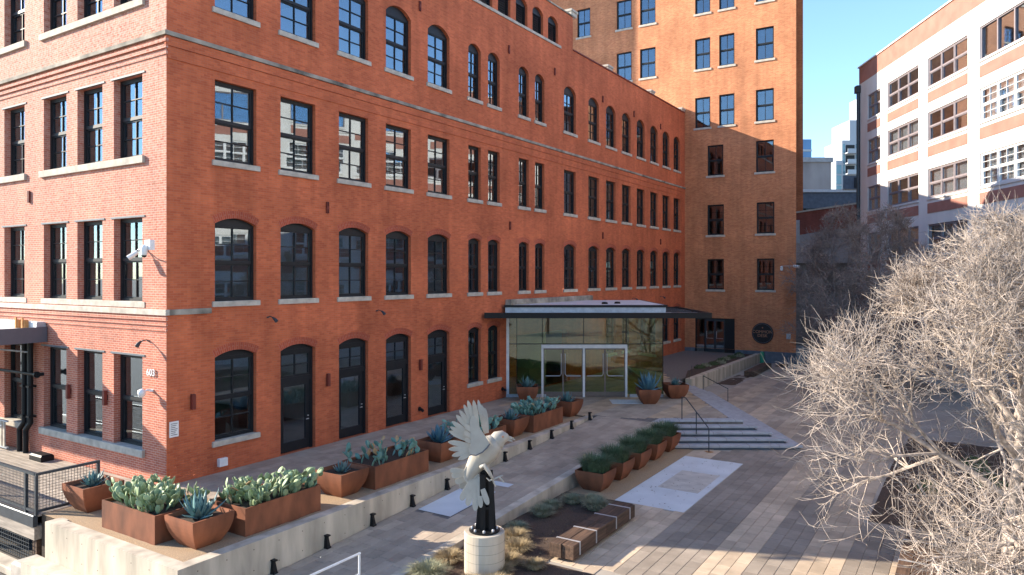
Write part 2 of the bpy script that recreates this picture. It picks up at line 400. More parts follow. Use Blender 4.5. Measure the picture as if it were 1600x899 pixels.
# inlaid pads
g = MB().box(10.02, 12.13, 7.95, 14.18, -.83, -.797)
o = struct('paved_pad', g, 'pad_white'); o['label'] = 'large pale concrete pad set flush into the lower plaza paving'
q = MB(); q.box(10.6, 11.9, 9.9, 12.2, -.80, -.793); part('worn_patch', q, 'pad_worn', o)
q = MB(); rn = random.Random(3)
for k in range(75):
    x, y = rn.uniform(10.1, 12.05), rn.uniform(8.0, 14.1); s = rn.uniform(.012, .035); a = rn.uniform(0, 3)
    q.poly([(x + s*math.cos(a+t)*(1 if i % 2 else .5), y + s*math.sin(a+t), -.785) for i, t in enumerate((0, 1.5, 3.1, 4.7))])
tag(part('fallen_leaf_scatter', q, 'leaf_litter'), 'small brown leaves scattered over the pale plaza pad', 'leaves', kind='stuff')
g = MB()
za, zb = z_ramp(3.6)+.003, z_ramp(5.8)+.003
g.poly([(6.08,3.6,za),(7.2,3.6,za),(7.2,5.8,zb),(6.08,5.8,zb)]); struct('paved_pad', g, 'pad_white')
g = MB(); za, zb = z_ramp(6.3)+.003, z_ramp(6.62)+.003
g.poly([(5.9,6.3,za),(7.3,6.3,za),(7.3,6.62,zb),(5.9,6.62,zb)]); struct('paved_pad', g, 'pad_white')
# planting beds
def bed(name, x0, x1, y0, y1, z, m, seed, amp=.05, n=22):
    g = MB(); rn = random.Random(seed); nx = max(3, int((x1-x0)/.22)); ny = max(3, int((y1-y0)/.22)); nx, ny = min(nx, 60), min(ny, 70)
    for j in range(ny+1):
        for i in range(nx+1):
            e = 0 if i in (0, nx) or j in (0, ny) else 1
            g.v.append((x0+(x1-x0)*i/nx, y0+(y1-y0)*j/ny, z + e*(.02+rn.uniform(0, amp))))
    for j in range(ny):
        for i in range(nx):
            a = j*(nx+1)+i; g.f.append((a, a+1, a+nx+2, a+nx+1))
    return struct(name, g, m, smooth=True)
bed('planting_bed', 8.41, 10.62, 2.6, 7.9, -.79, 'mulch', 1)
bed('planting_bed', 8.41, 12.6, -3.0, 2.75, -.79, 'mulch', 2)
bed('gravel_strip', 8.41, 10.0, 7.9, 15.4, -.80, 'gravel', 3, .015)
bed('planting_bed', 16.6, 24, 9.95, 22, -.80, 'mulch', 4)
bed('planting_bed', 18.5, 24, 4.5, 9.85, -.80, 'mulch', 14)
bed('planting_bed', 5.85, 7.15, 31.5, 42.6, -.68, 'mulch', 5)
bed('planting_bed', 7.2, 7.9, 41.2, 42.9, -.56, 'mulch', 6)
g = MB()
g.poly([(5.35, 27.6, .012), (5.36, 43.0, .012), (4.3, 43.0, .012), (3.95, 37, .012), (4.2, 31.5, .012)]); struct('planting_bed', g, 'mulch')

# ------------------------------------------------------------------ retaining wall with planter strip
g = MB()
g.box(5.44, 5.74, -3.34, 15.2, -1.4, .05)
g.box(.45, 5.44, -3.34, -3.02, -1.4, .05)
g.box(.45, .75, -3.02, -2.95, -1.4, .04)
wl = tag(part('retaining_wall', g, 'concrete'), 'long board-marked concrete retaining wall holding the row of rust planters above the ramp', 'wall')
q = MB()
def hole(mb, x, y, z, ax):
    pts = []
    for a in range(8):
        t = a*math.pi/4; u, v = .013*math.cos(t), .013*math.sin(t)
        pts.append((x, y+u, z+v) if ax == 'x' else (x+u, y, z+v))
    mb.poly(pts)
for k in range(26):
    y = -2.9 + k * .68
    for dz in (.16, .62):
        if .05 - dz > z_ramp(y) + .06: hole(q, 5.743, y, .05 - dz, 'x')
for k in range(8):
    for dz in (.2, .65): hole(q, .8 + k*.66, -3.343, .05 - dz, 'y')
part('tie_hole', q, 'soil', wl)['kind'] = 'stuff'
q = MB(); q.box(.2, 5.9, -3.75, -3.345, -1.4, -.82); tag(part('footing', q, 'concrete'), 'rough concrete footing ledge at the foot of the retaining wall', 'ledge')
bed('gravel_strip', 3.75, 5.44, -.02, 15.1, -.01, 'gravel', 7, .012)
bed('gravel_strip', -.45, 5.44, -3.02, -.02, -.01, 'gravel', 8, .012)
g = MB(); g.box(-.45, 5.44, -3.0, -.02, -1.4, -.02); g.box(3.75, 5.44, -.02, 15.1, -1.4, -.02); struct('planter_strip_fill', g, 'soil')

# ------------------------------------------------------------------ walls with openings
def facade(mb, u0, u1, z0, z1, ops, depth=.3, voids=()):
    """wall in the plane y=0, outward -y; ops = (u0,u1,z0,z1,rise): rectangular opening, arch of the given rise on top"""
    cut = list(ops) + [(*v, 0) for v in voids]
    us = sorted(set([u0, u1] + [o[0] for o in cut] + [o[1] for o in cut]))
    zs = sorted(set([z0, z1] + [o[2] for o in cut] + [o[3] + o[4] for o in cut]))
    us = [u for u in us if u0 <= u <= u1]; zs = [z for z in zs if z0 <= z <= z1]
    for zi in range(len(zs)-1):
        za, zb = zs[zi], zs[zi+1]; zm = (za+zb)/2; run = None
        for ui in range(len(us)-1):
            um = (us[ui]+us[ui+1])/2
            solid = not any(o[0] < um < o[1] and o[2] < zm < o[3]+o[4] for o in cut)
            if solid and run is None: run = us[ui]
            if (not solid) and run is not None: mb.poly([(run,0,za),(us[ui],0,za),(us[ui],0,zb),(run,0,zb)]); run = None
        if run is not None: mb.poly([(run,0,za),(us[-1],0,za),(us[-1],0,zb),(run,0,zb)])
    for a, b, za, zb, rise in ops:
        d = depth; top = zb + rise
        mb.poly([(a,0,za),(a,0,zb),(a,d,zb),(a,d,za)]); mb.poly([(b,0,zb),(b,0,za),(b,d,za),(b,d,zb)])
        mb.poly([(a,0,za),(a,d,za),(b,d,za),(b,0,za)])
        if rise:
            arc = arch_pts(a, b, zb, rise, 10)
            for (xa, ya), (xb, yb) in zip(arc, arc[1:]):
                if ya < top - 1e-4 or yb < top - 1e-4: mb.poly([(xa,0,ya),(xb,0,yb),(xb,0,top),(xa,0,top)])
                mb.poly([(xa,0,ya),(xa,d,ya),(xb,d,yb),(xb,0,yb)])
        else: mb.poly([(a,0,zb),(b,0,zb),(b,d,zb),(a,d,zb)])
def arch_pts(a, b, zb, rise, n):
    h = (b-a)/2; r = (h*h + rise*rise)/(2*rise); cx = (a+b)/2; cz = zb + rise - r; t0 = math.asin(min(1, h/r))
    return [(cx + r*math.sin(-t0 + 2*t0*k/n), cz + r*math.cos(-t0 + 2*t0*k/n)) for k in range(n+1)]
WC = {}
def cached(key, fn):
    if key not in WC: WC[key] = fn()
    return WC[key]
def window(parent, fr, u0, u1, z0, z1, rise=0, cols=2, rows=2, fine=True, sill=True, arch=False, m='frame', glass='glass', rec=.14, sillm='stone', single=False, louver=False, units=1, jt=.075, tilt=.45, name='window'):
    """sash window; fr = (origin, rotation). frame mesh > panes, sill, arch"""
    loc, rz = fr; w_, h = u1-u0, z1-z0
    rot = Matrix.Rotation(rz, 4, 'Z')
    def W(u, v, z): return Vector(loc) + rot @ Vector((u, v, z))
    def build():
        g = MB(); j = jt; d0, d1 = rec, rec + .13
        g.box(0, j, d0, d1, 0, h); g.box(w_-j, w_, d0, d1, 0, h); g.box(j, w_-j, d0, d1, h-j, h); g.box(j, w_-j, d0, d1, 0, j*1.1)
        if rise:
            arc = [(0, h)] + arch_pts(0, w_, h, rise, 10)[1:-1] + [(w_, h)]
            g.plate(arc, d0+.01, d1)
        uw = (w_-2*j)/units
        for k in range(1, units): g.box(j+k*uw-.05, j+k*uw+.05, d0-.01, d1, j*1.1, h-j)
        for k in range(units):
            ua, ub = j+k*uw+(.05 if k else 0), j+(k+1)*uw-(.05 if k < units-1 else 0)
            if louver:
                nn = int((h-2*j)/.11)
                for q in range(nn):
                    z = j + .02 + q*(h-2*j)/nn
                    i = len(g.v); g.v += [(ua,d0+.005,z),(ub,d0+.005,z),(ub,d0+.09,z+.075),(ua,d0+.09,z+.075),(ua,d0+.005,z+.015),(ub,d0+.005,z+.015),(ub,d0+.09,z+.09),(ua,d0+.09,z+.09)]
                    g.f += [tuple(i+e for e in q4) for q4 in ((0,3,2,1),(4,5,6,7),(0,1,5,4),(2,3,7,6))]
                continue
            zm = h*.5
            if rows > 0:
                g.box(ua, ub, d0+.012, d1-.01, zm-.03, zm+.03)
                s = .045
                for a, b, off in ((j*1.1, zm-.03, .045), (zm+.03, h-j, .018)):
                    g.box(ua, ua+s, d0+off, d1-.015, a, b); g.box(ub-s, ub, d0+off, d1-.015, a, b)
                    g.box(ua+s, ub-s, d0+off, d1-.015, a, a+s); g.box(ua+s, ub-s, d0+off, d1-.015, b-s, b)
                    for q in range(1, cols): x = ua+s+(ub-ua-2*s)*q/cols; g.box(x-.014, x+.014, d0+off+.004, d1-.02, a+s, b-s)
                    for q in range(1, rows): z = a+s+(b-a-2*s)*q/rows; g.box(ua+s, ub-s, d0+off+.007, d1-.023, z-.014, z+.014)
        return g.mesh(name, m)
    fo = obj(name, cached(('fr', round(w_, 2), round(h, 2), rise, cols, rows, m, rec, louver, units, jt, name), build), parent, W(u0, 0, z0), (0, 0, rz))
    if not louver:
        j = jt; uw = (w_-2*j)/units; rn = random.Random(int(u0*977+z0*131) & 65535)
        for k in range(units):
            ua = j+k*uw+(.05 if k else 0); ub = j+(k+1)*uw-(.05 if k < units-1 else 0)
            if rows == 0: cells = [(ua, ub, j*1.1, h-j, .07)]
            else:
                cells = []
                for a, b, off in ((j*1.1+.045, h*.5-.075, .085), (h*.5+.075, h-j-.045, .06)):
                    if fine:
                        for cc in range(cols):
                            for rr in range(rows):
                                xa = ua+.045+(ub-ua-.09)*cc/cols; xb = ua+.045+(ub-ua-.09)*(cc+1)/cols
                                cells.append((xa, xb, a+(b-a)*rr/rows, a+(b-a)*(rr+1)/rows, off))
                    else: cells.append((ua+.045, ub-.045, a, b, off))
            for xa, xb, za, zb, off in cells:
                pm = cached(('pane', round(xb-xa, 3), round(zb-za, 3), glass), lambda: MB().plate([(-(xb-xa)/2, -(zb-za)/2), ((xb-xa)/2, -(zb-za)/2), ((xb-xa)/2, (zb-za)/2), (-(xb-xa)/2, (zb-za)/2)], 0, .004).mesh('pane', glass))
                obj('pane', pm, fo, ((xa+xb)/2, rec+off, (za+zb)/2), (R(rn.uniform(-tilt, tilt)*.7), 0, R(rn.uniform(-tilt, tilt))))
    if sill:
        sm = cached(('sill', round(w_, 2), sillm), lambda: MB().bbox(-.1, w_+.1, -.07, rec+.02, -.15, .012, .012).mesh('sill', sillm))
        obj('sill', sm, fo, (0, 0, 0))
    if arch and rise:
        def ab():
            g = MB(); hw = w_/2; n = 12; wd = .23
            r0 = (hw*hw+rise*rise)/(2*rise); cz = h+rise-r0; t0 = math.asin(hw/r0)
            for ring in (0, 1):
                ra, rb = r0 + ring*.115, r0 + ring*.115 + .113
                for k in range(n):
                    ta, tb = -t0+2*t0*k/n, -t0+2*t0*(k+1)/n
                    P = [(w_/2+rr*math.sin(t), -.008 - ring*.0, cz+rr*math.cos(t)) for rr, t in ((ra, ta), (ra, tb), (rb, tb), (rb, ta))]
                    g.poly(P, [(ring*.3+0, ta*r0), (ring*.3+0, tb*r0), (ring*.3+.106, tb*r0), (ring*.3+.106, ta*r0)])
                    if ring == 1: g.poly([P[3], P[2], (P[2][0], .002, P[2][2]), (P[3][0], .002, P[3][2])])
            return g.mesh('arch', 'brick_arch', uv=True)
        obj('arch', cached(('arch', round(w_, 2), round(h, 2), rise), ab), fo, (0, 0, 0))
    return fo

# ------------------------------------------------------------------ main brick warehouse
WH = thing('brick_warehouse', 'long red brick warehouse with rows of black sash windows and stone sills', 'building')
LONG = ((0, 0, 0), R(90)); LEFT = ((0, 0, 0), 0.0)
WIDE = [(1.53, 3.01), (3.95, 5.43), (6.52, 8.00), (8.96, 10.43), (11.49, 12.96)]
NAR = [(14.34, 15.31), (15.90, 16.88), (18.60, 19.55), (20.18, 21.15), (23.30, 24.72), (26.30, 27.72), (28.72, 30.13), (31.12, 32.50), (33.54, 34.92), (35.95, 37.34), (38.33, 39.72), (40.64, 42.0)]
ops = []; wins = []
for k, (a, b) in enumerate(WIDE + NAR):
    wd = b - a; r2 = .19 if wd > 1.2 else .13; r4 = .34 if wd > 1.2 else .26
    if k == 0: wins.append((a, b, .94, 3.44, .18, 1))
    elif k in (5, 6): wins.append((a, b, 1.02, 3.40, .14, 1))
    elif k >= 11: wins.append((a, b, 1.0, 3.36, .16, 1))
    wins.append((a, b, 5.10, 7.44, r2, 2)); wins.append((a, b, 9.31, 11.73, 0, 3)); wins.append((a, b, 13.85, 16.1, r4, 4))
doors = [(a, b, 0.0, 3.42, .18) for a, b in WIDE[1:]]
louv = [(y, y + 1.1, 18.42, 19.5, .28) for y in (21.52, 19.92, 18.32, 16.73, 15.15, 12.4, 10.8, 8.0, 6.4)]
entry = (18.4, 23.6, 0.0, 2.9, 0)
g = MB(); facade(g, 0, 43.1, -.3, 20.42, [w_[:5] for w_ in wins] + doors + louv + [entry], voids=[(24.34, 43.1, 18.55, 20.42)])
part('wall', g, 'brick_red', WH, LONG[0], (0, 0, LONG[1]), uv=True)
for a, b, z0, z1, rise, row in wins:
    window(WH, LONG, a, b, z0, z1, rise, cols=2, rows=2, fine=(a < 13), sill=True, arch=rise > 0 and row < 4)
for a, b, z0, z1, rise in louv:
    window(WH, LONG, a, b, z0, z1, rise, louver=True, sill=False, name='louvred_window')
g = MB(); g.bbox(6.2, 22.9, -.06, .02, 18.27, 18.415, .015); part('sill_course', g, 'stone', WH, LONG[0], (0, 0, LONG[1]))
# left facade
LC = [(-2.69, -1.18), (-4.79, -3.32), (-6.93, -5.46), (-9.74, -8.25), (-12.4, -10.92)]
lrows = [(.86, 3.56), (5.12, 7.58), (9.33, 11.73), (13.86, 16.3)]
lo = [(a, b, z0, z1, 0) for a, b in LC for z0, z1 in lrows]
g = MB(); facade(g, -16, 0, -.5, 20.42, lo, depth=.34)
part('wall', g, 'brick_left', WH, uv=True)
for a, b in LC:
    for r, (z0, z1) in enumerate(lrows):
        window(WH, LEFT, a, b, z0, z1, 0, cols=1 if r == 0 else 2, rows=1 if r == 0 else 2, sill=False, rec=.2)
for r, (z0, z1) in enumerate(lrows):
    for x0, x1 in ((-7.1, -1.05), (-12.55, -8.1)):
        if r == 1: g = MB().bbox(x0, x1, -.02, .22, z0-.16, z0+.01, .01)
        else: g = MB().bbox(x0, x1, -.085, .22, z0-.2, z0+.01, .012)
        part('sill', g, 'stone', WH)
    if r < 3:
        for a, b in LC: part('lintel', MB().box(a-.14, b+.14, -.025, .05, z1-.004, z1+.045), 'steel_lintel', WH)
# string courses: weathered stone cap over stepped brick courses
def course(x0, x1, y0, y1, z0, z1, m, uv=False, name='string_course'): part(name, MB().bbox(x0, x1, y0, y1, z0, z1, .01), m, WH, uv=uv)
course(-16, .10, -.10, .05, 12.61, 12.735, 'stone_old'); course(-.05, .10, .05, 43.05, 12.61, 12.735, 'stone_old')
for k, (z, p) in enumerate(((12.42, .075), (12.25, .05), (12.08, .028))):
    course(-16, p, -p, .02, z, z + .1, 'brick_left', True, 'corbel_course')
course(-.02, .055, -.05, 43.05, 12.33, 12.6, 'brick_red', True, 'corbel_course')
course(-.02, .03, .02, 43.05, 11.98, 12.325, 'brick_red', True, 'corbel_course')
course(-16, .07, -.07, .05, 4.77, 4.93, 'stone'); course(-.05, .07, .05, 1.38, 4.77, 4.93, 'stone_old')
for k, z in enumerate((4.62, 4.47, 4.32)):
    course(-16, .05 - k*.012, -.05 + k*.012, .02, z, z + .09, 'brick_left', True, 'corbel_course')
# parapet, copings, roof and dark floors inside
for y0, y1, z in ((-.05, 24.4, 20.42), (24.4, 43.05, 18.55)):
    part('coping', MB().bbox(-.35, .06, y0, y1, z, z + .09, .02), 'rust_red' if z < 20 else 'stone_old', WH)
part('coping', MB().bbox(-16, .055, -.06, .3, 20.425, 20.52, .02), 'stone_old', WH)
for y in (24.1, 28.9, 36.0, 42.4):
    z = 20.5 if y < 25 else 18.55
    part('parapet_cap', MB().box(-.42, .03, y, y + .7, z, z + .22).box(-.46, .08, y-.05, y + .75, z + .22, z + .34), 'stone', WH)
g = MB(); g.box(-25, -.31, .35, 24.34, 20.0, 20.2); g.box(-25, -.31, 24.34, 43.1, 17.9, 18.1); g.box(-25, -.31, 24.2, 24.34, 18.1, 20.1)
g.box(-25.2, -25, .35, 43.1, -.5, 20.2); g.box(-16.2, -16, .35, 43, -.5, 20.2)
part('roof', g, 'roof_membrane', WH)
g = MB()
for z in (.0, 4.35, 8.5, 12.9, 17.2): g.box(-16, -.32, .36, 43.05, z - .25, z - .02)
part('floor_slab', g, 'interior', WH)
g = MB(); g.box(-7.2, -7.1, 9, 43, 0, 17); g.box(-16, -7.2, 8.9, 9, 0, 17)
for y in (9.0, 13.6, 22.5, 30.6, 37.8): g.box(-7.1, -.4, y-.62, y-.5, 0, 17)
part('partition', g, 'interior_light', WH)
# iron tie plates on the facades
def tie(fr, u, z, parent=WH):
    rot = Matrix.Rotation(fr[1], 4, 'Z'); g = MB()
    g.box(-.045, .045, -.05, -.015, -.2, .2); g.box(-.11, .11, -.045, -.012, -.045, .045); g.lathe([(.035, -.0), (.03, .03)], 8)
    obj('tie_plate', cached('tie', lambda: MB().box(-.05, -.02, -.07, -.012, -.2, .2).box(.02, .05, -.07, -.012, -.2, .2).box(-.02, .02, -.062, -.0, -.05, .05).mesh('tie_plate', 'rust_red')), parent, Vector(fr[0]) + rot @ Vector((u, 0, z)), (0, 0, fr[1]))
for u, z in ((10.95, 16.85), (17.65, 16.85), (22.2, 16.85), (28.2, 16.6), (33.0, 16.6), (37.85, 16.6), (5.95, 8.25), (17.75, 8.3), (28.2, 8.3), (37.85, 8.3)): tie(LONG, u, z)
tie(LEFT, -7.87, 8.54)
# doors
def door(a, b, k):
    w_ = b - a; h = 3.42; rise = .18
    D = part('door', MB().box(0, .1, .14, .3, 0, h).box(w_-.1, w_, .14, .3, 0, h).box(.1, w_-.1, .14, .3, 2.34, 2.50).box(.1, w_-.1, .14, .3, h-.12, h)
             .plate([(0, h)] + arch_pts(0, w_, h, rise, 10)[1:-1] + [(w_, h)], .15, .3), 'frame', WH, (0, a, 0), (0, 0, R(90)))
    t = MB(); za, zb = 2.5, h-.12
    t.box(.1, .17, .17, .24, za, zb); t.box(w_-.17, w_-.1, .17, .24, za, zb); t.box(.17, w_-.17, .17, .24, za, za+.06); t.box(.17, w_-.17, .17, .24, zb-.06, zb)
    t.box(w_/2-.016, w_/2+.016, .175, .235, za+.06, zb-.06); t.box(.17, w_-.17, .178, .232, (za+zb)/2-.016, (za+zb)/2+.016); part('transom', t, 'frame', D)
    for q in range(2):
        for r in range(2):
            xa = .17+(w_-.34)*q/2; z0 = za+.06+(zb-za-.12)*r/2
            obj('pane', MB().box(xa, xa+(w_-.34)/2, .2, .205, z0, z0+(zb-za-.12)/2).mesh('pane', 'glass'), D)
    l = MB(); l.box(.1, .27, .18, .25, .02, 2.34); l.box(w_-.27, w_-.1, .18, .25, .02, 2.34); l.box(.27, w_-.27, .18, .25, .02, .34); l.box(.27, w_-.27, .18, .25, 2.18, 2.34)
    part('leaf', l, 'frame', D); part('pane', MB().box(.27, w_-.27, .212, .218, .34, 2.18), 'glass', D)
    part('handle', MB().tube([(w_-.18, .18, 1.0), (w_-.18, .12, 1.0), (w_-.3, .12, 1.0)], .012, 6).lathe([(.03, 1.09), (.03, 1.12)], 8, w_-.18, .165), 'silver', D)
    n = 12; ar = MB(); hw = w_/2; r0 = (hw*hw+rise*rise)/(2*rise); cz = h+rise-r0; t0 = math.asin(hw/r0)
    for ring in (0, 1):
        ra, rb = r0+ring*.115, r0+ring*.115+.113
        for q in range(n):
            ta, tb = -t0+2*t0*q/n, -t0+2*t0*(q+1)/n
            P = [(w_/2+rr*math.sin(t), -.008, cz+rr*math.cos(t)) for rr, t in ((ra, ta), (ra, tb), (rb, tb), (rb, ta))]
            ar.poly(P, [(ring*.3, ta*r0), (ring*.3, tb*r0), (ring*.3+.106, tb*r0), (ring*.3+.106, ta*r0)])
    part('arch', ar, 'brick_arch', D, uv=True)
for k, (a, b) in enumerate(WIDE[1:]): door(a, b, k)

# ------------------------------------------------------------------ brick tower at the end of the court
TW = thing('brick_tower', 'tall orange brick tower closing the end of the court', 'building', (0, 43.1, 0))
TF = ((0, 0, 0), 0.0)
tw = []
for zr in (21.8, 26.1, 30.4):
    tw += [(a, b, zr, zr + 2.38) for a, b in ((-9.44, -8.2), (-5.79, -4.46), (-3.73, -2.4), (.83, 2.02), (2.70, 3.86), (5.43, 6.72))]
tw += [(.83, 2.02, 17.26, 19.62), (2.70, 3.86, 17.26, 19.62), (5.43, 6.72, 17.26, 19.62), (1.8, 3.02, 13.5, 15.84), (5.43, 6.72, 13.5, 15.84),
       (1.78, 3.06, 8.95, 11.28), (5.48, 6.76, 8.95, 11.28), (1.78, 3.06, 4.78, 7.12), (5.5, 6.76, 4.78, 7.12)]
tdoor = (.83, 3.88, 0.0, 2.6, 0)
g = MB(); facade(g, -16, 8.27, .28, 60, [(*o, 0) for o in tw] + [(.83, 3.88, .28, 2.6, 0)], depth=.25)
g.poly([(8.27, 0, .28), (4.3, 20, .28), (4.3, 20, 60), (8.27, 0, 60)]); g.poly([(-16, 0, .28), (-16, 0, 60), (-16, 20, 60), (-16, 20, .28)])
g.poly([(-16, 0, 60), (8.27, 0, 60), (5, 20, 60), (-16, 20, 60)]); g.poly([(-16, 20, .28), (-16, 20, 60), (5, 20, 60), (5, 20, .28)])
part('wall', g, 'brick_tower', TW, uv=True)
part('plinth', MB().box(3.9, 8.285, -.015, .25, -1.2, .28).box(-16, .8, -.0, .25, -1.2, .28), 'plinth_blue', TW)
for a, b, z0, z1 in tw:
    window(TW, TF, a, b, z0, z1, 0, fine=False, cols=2, rows=1 if z0 > 12 else 2, rec=.1, sill=True, glass='glass_far', jt=.06)
g = MB()
for z in (4.3, 8.5, 12.9, 17.1, 21.5, 25.8, 30): g.box(-15.9, 6.9, .3, 5.5, z-.3, z)
g.box(-15.9, 6.9, 5.5, 5.6, 0, 38); part('floor_slab', g, 'interior', TW)
D = part('door', MB().box(.83, .9, .08, .2, 0, 2.6).box(3.81, 3.88, .08, .2, 0, 2.6).box(.9, 3.81, .08, .2, 2.5, 2.6).box(1.52, 1.6, .09, .19, 0, 2.5).box(3.1, 3.18, .09, .19, 0, 2.5)
         .box(3.18, 3.81, .1, .18, 0, 2.5), 'frame', TW)
for a, b in ((1.6, 2.345), (2.355, 3.1)):
    part('leaf', MB().box(a, a+.08, .1, .17, .02, 2.5).box(b-.08, b, .1, .17, .02, 2.5).box(a+.08, b-.08, .1, .17, .02, .24).box(a+.08, b-.08, .1, .17, 2.36, 2.5), 'rail_metal', D)
    part('pane', MB().box(a+.08, b-.08, .13, .136, .24, 2.36), 'glass', D)
    part('handle', MB().tube([(a+.12, .09, 1.6), (a+.12, .05, 1.05), (b-.12, .05, 1.05)], .018, 6), 'silver', D)
part('pane', MB().box(.9, 1.52, .13, .136, 0.02, 2.5), 'glass', D)
# unseen block added to cast the upright shadow edge on the tower
g = MB(); g.box(-40, -24.7, 34.6, 43.0, -1, 39); tag(part('shadow_block', g, 'brick_tower', uv=True), 'unseen block added behind the long warehouse roof to shade the tower', 'building')
# round sign
S = thing('round_sign', 'round black sign with copper lettering on the orange tower wall', 'sign', (5.93, 43.09, 1.6))
part('disc', MB().lathe([(.76, 0), (.78, .03), (.74, .06)], 40), 'sign_dark', S, (0, 0, 0), (R(90), 0, 0))
part('rim', MB().tube([(.70*math.cos(a*math.pi/24), -.062, .70*math.sin(a*math.pi/24)) for a in range(49)], .018, 5), 'bird_line', S)
for s_, z, sz in (('COMMON', .1, .31), ('DESK', -.18, .31)):
    obj('lettering', text_mesh(s_, sz, .006, 'sign_copper'), S, (0, -.066, z), (R(90), 0, 0))
st = MB(); st.poly([((.07 if k % 2 == 0 else .03)*math.cos(math.pi/2+k*math.pi/5), -.066, .42+(.07 if k % 2 == 0 else .03)*math.sin(math.pi/2+k*math.pi/5)) for k in range(10)])
part('star', st, 'sign_copper', S)
g = MB().box(-.15, .15, -.03, 0, -.2, .2).box(-.12, .12, -.034, -.03, -.17, .17)
tag(part('wall_plate', g, 'galv', None, (7.75, 43.09, 1.45)), 'small pale metal plate on the tower wall beside the round sign', 'sign')
tag(part('utility_box', MB().bbox(-.12, .12, -.25, 0, 0, .75, .02).box(-.15, .15, -.28, .0, -.06, 0), 'green_box', None, (5.95, 43.0, -.5)), 'slim green utility post against the tower plinth', 'post')

# ------------------------------------------------------------------ white and brick building across the court
dW = Vector((-.464, .885, 0)).normalized(); P0 = Vector((15.182, 41.587, 0)); rW = math.atan2(-dW.y, -dW.x)
rW = math.atan2(-.885, .464)
WB = thing('white_building', 'white framed loft building with brick spandrels and wide grouped windows', 'building', (P0.x, P0.y, 0))
WB.rotation_euler = (0, 0, rW)
LOC = ((0, 0, 0), 0.0)
bays = [(-5.68, -3.53)] + [(-2.34 + k*5.63, 2.1 + k*5.63) for k in range(9)]
zr = [17.25, 13.98, 10.55, 7.2, 3.6]
bop = [(a, b, z, z + 1.76, 0) for a, b in bays for z in zr]
g = MB(); facade(g, -7.3, 50, -1.3, 20.2, bop, depth=.22)
part('wall', g, 'white_paint', WB)
part('parapet', MB().box(-7.3, 50, .0, .3, 20.2, 21.45), 'stucco_red', WB); part('coping', MB().bbox(-7.4, 50, -.08, .4, 21.45, 21.56, .02), 'white_paint', WB)
g = MB(); g.poly([(-7.3, 0, -1.3), (-7.3, 0, 21.4), (-7.3, 25, 21.4), (-7.3, 25, -1.3)]); g.poly([(-7.3, .3, 20.3), (50, .3, 20.3), (50, 25, 20.3), (-7.3, 25, 20.3)])
g.poly([(50, 0, -1.3), (50, 25, -1.3), (50, 25, 21.4), (50, 0, 21.4)]); part('wall', g, 'stucco_red', WB)
part('downpipe', MB().tube([(-7.15, -.12, -1), (-7.15, -.12, 19.6)], .13, 8).bbox(-7.4, -6.95, -.32, 0, 19.55, 20.1, .03), 'rail_metal', WB)
for k, (a, b) in enumerate(bays):
    for r, z in enumerate(zr):
        part('spandrel', MB().box(a, b, -.03, .0 - .002, z - .92, z - .32), 'stucco_red', WB)
        part('sill', MB().bbox(a-.05, b+.05, -.07, .1, z - .12, z, .01), 'white_paint', WB)
        if k == 0: window(WB, LOC, a, b, z, z + 1.76, 0, units=2, cols=1, rows=1, fine=False, sill=False, m='mauve_frame', rec=.06, glass='glass_sunny')
        elif k in (1, 2): window(WB, LOC, a, b, z, z + 1.76, 0, units=3, cols=1, rows=1, fine=False, sill=False, m='mauve_frame', rec=.06, glass='glass_sunny')
        elif r == 0: window(WB, LOC, a, b, z, z + 1.76, 0, units=3, rows=0, sill=False, m='mauve_frame', rec=.06, glass='glass_sunny')
        else: window(WB, LOC, a, b, z, z + 1.76, 0, units=3, cols=2, rows=2, fine=False, sill=False, m='white_metal', rec=.06, glass='glass_sunny')
        if r > 0 and (k > 2 or (k + r) % 3):
            part('blind', MB().box(a + .1, b - .1, .3, .32, z + .1, z + 1.7), 'blind', WB)
g = MB(); g.box(-7.0, 49.8, 4, 4.1, -1, 20)
for z in zr: g.box(-7.0, 49.8, .3, 4, z - .9, z - .6)
part('floor_slab', g, 'interior', WB)

# ------------------------------------------------------------------ glass entrance vestibule
G0 = RF(-.30, 34.95, 0); VB = thing('glass_entrance', 'glass entrance box with silver double doors under a flat black canopy', 'entrance', G0, TH)
WID = 7.6                                                # local x = along the front, y = away from the camera
part('base_curb', MB().box(0, 1.95, -.05, .08, 0, .14).box(6.0, WID, -.05, .08, 0, .14).box(WID-.08, WID+.05, .08, 11.3, 0, .14), 'galv', VB)
part('jamb_post', MB().box(-.02, .16, -.03, .1, .14, 3.9), 'white_metal', VB)
DX = (1.77, 3.77, 5.82)
part('mullion', MB().box(.16, WID, -.015, .03, 2.55, 2.585).box(.52, .545, -.01, .03, .14, 3.9).box(3.755, 3.785, -.01, .03, 2.6, 3.9).box(5.80, 5.84, -.01, .03, 2.6, 3.9)
     .box(1.75, 1.78, -.01, .03, 2.6, 3.9).box(WID-.02, WID+.02, -.012, .03, .14, 3.9), 'black_metal', VB)
part('mullion', MB().box(WID-.015, WID+.02, .03, 11.3, 2.55, 2.585), 'black_metal', VB)
gx = [(.16, .52, .14, 2.55), (.545, 1.75, .14, 2.55), (.16, .52, 2.585, 3.9), (.545, 1.75, 2.585, 3.9), (1.78, 3.755, 2.585, 3.9), (3.785, 5.8, 2.585, 3.9), (5.84, WID-.02, 2.585, 3.9), (5.84, WID-.02, .14, 2.55)]
for a, b, z0, z1 in gx: part('pane', MB().box(a, b, .005, .017, z0, z1), 'glass_green', VB)
for k in range(5):
    for z0, z1 in ((.14, 2.55), (2.585, 3.9)): part('pane', MB().box(WID-.006, WID+.006, .05 + k*2.25, 2.27 + k*2.25, z0, z1), 'glass_green', VB)
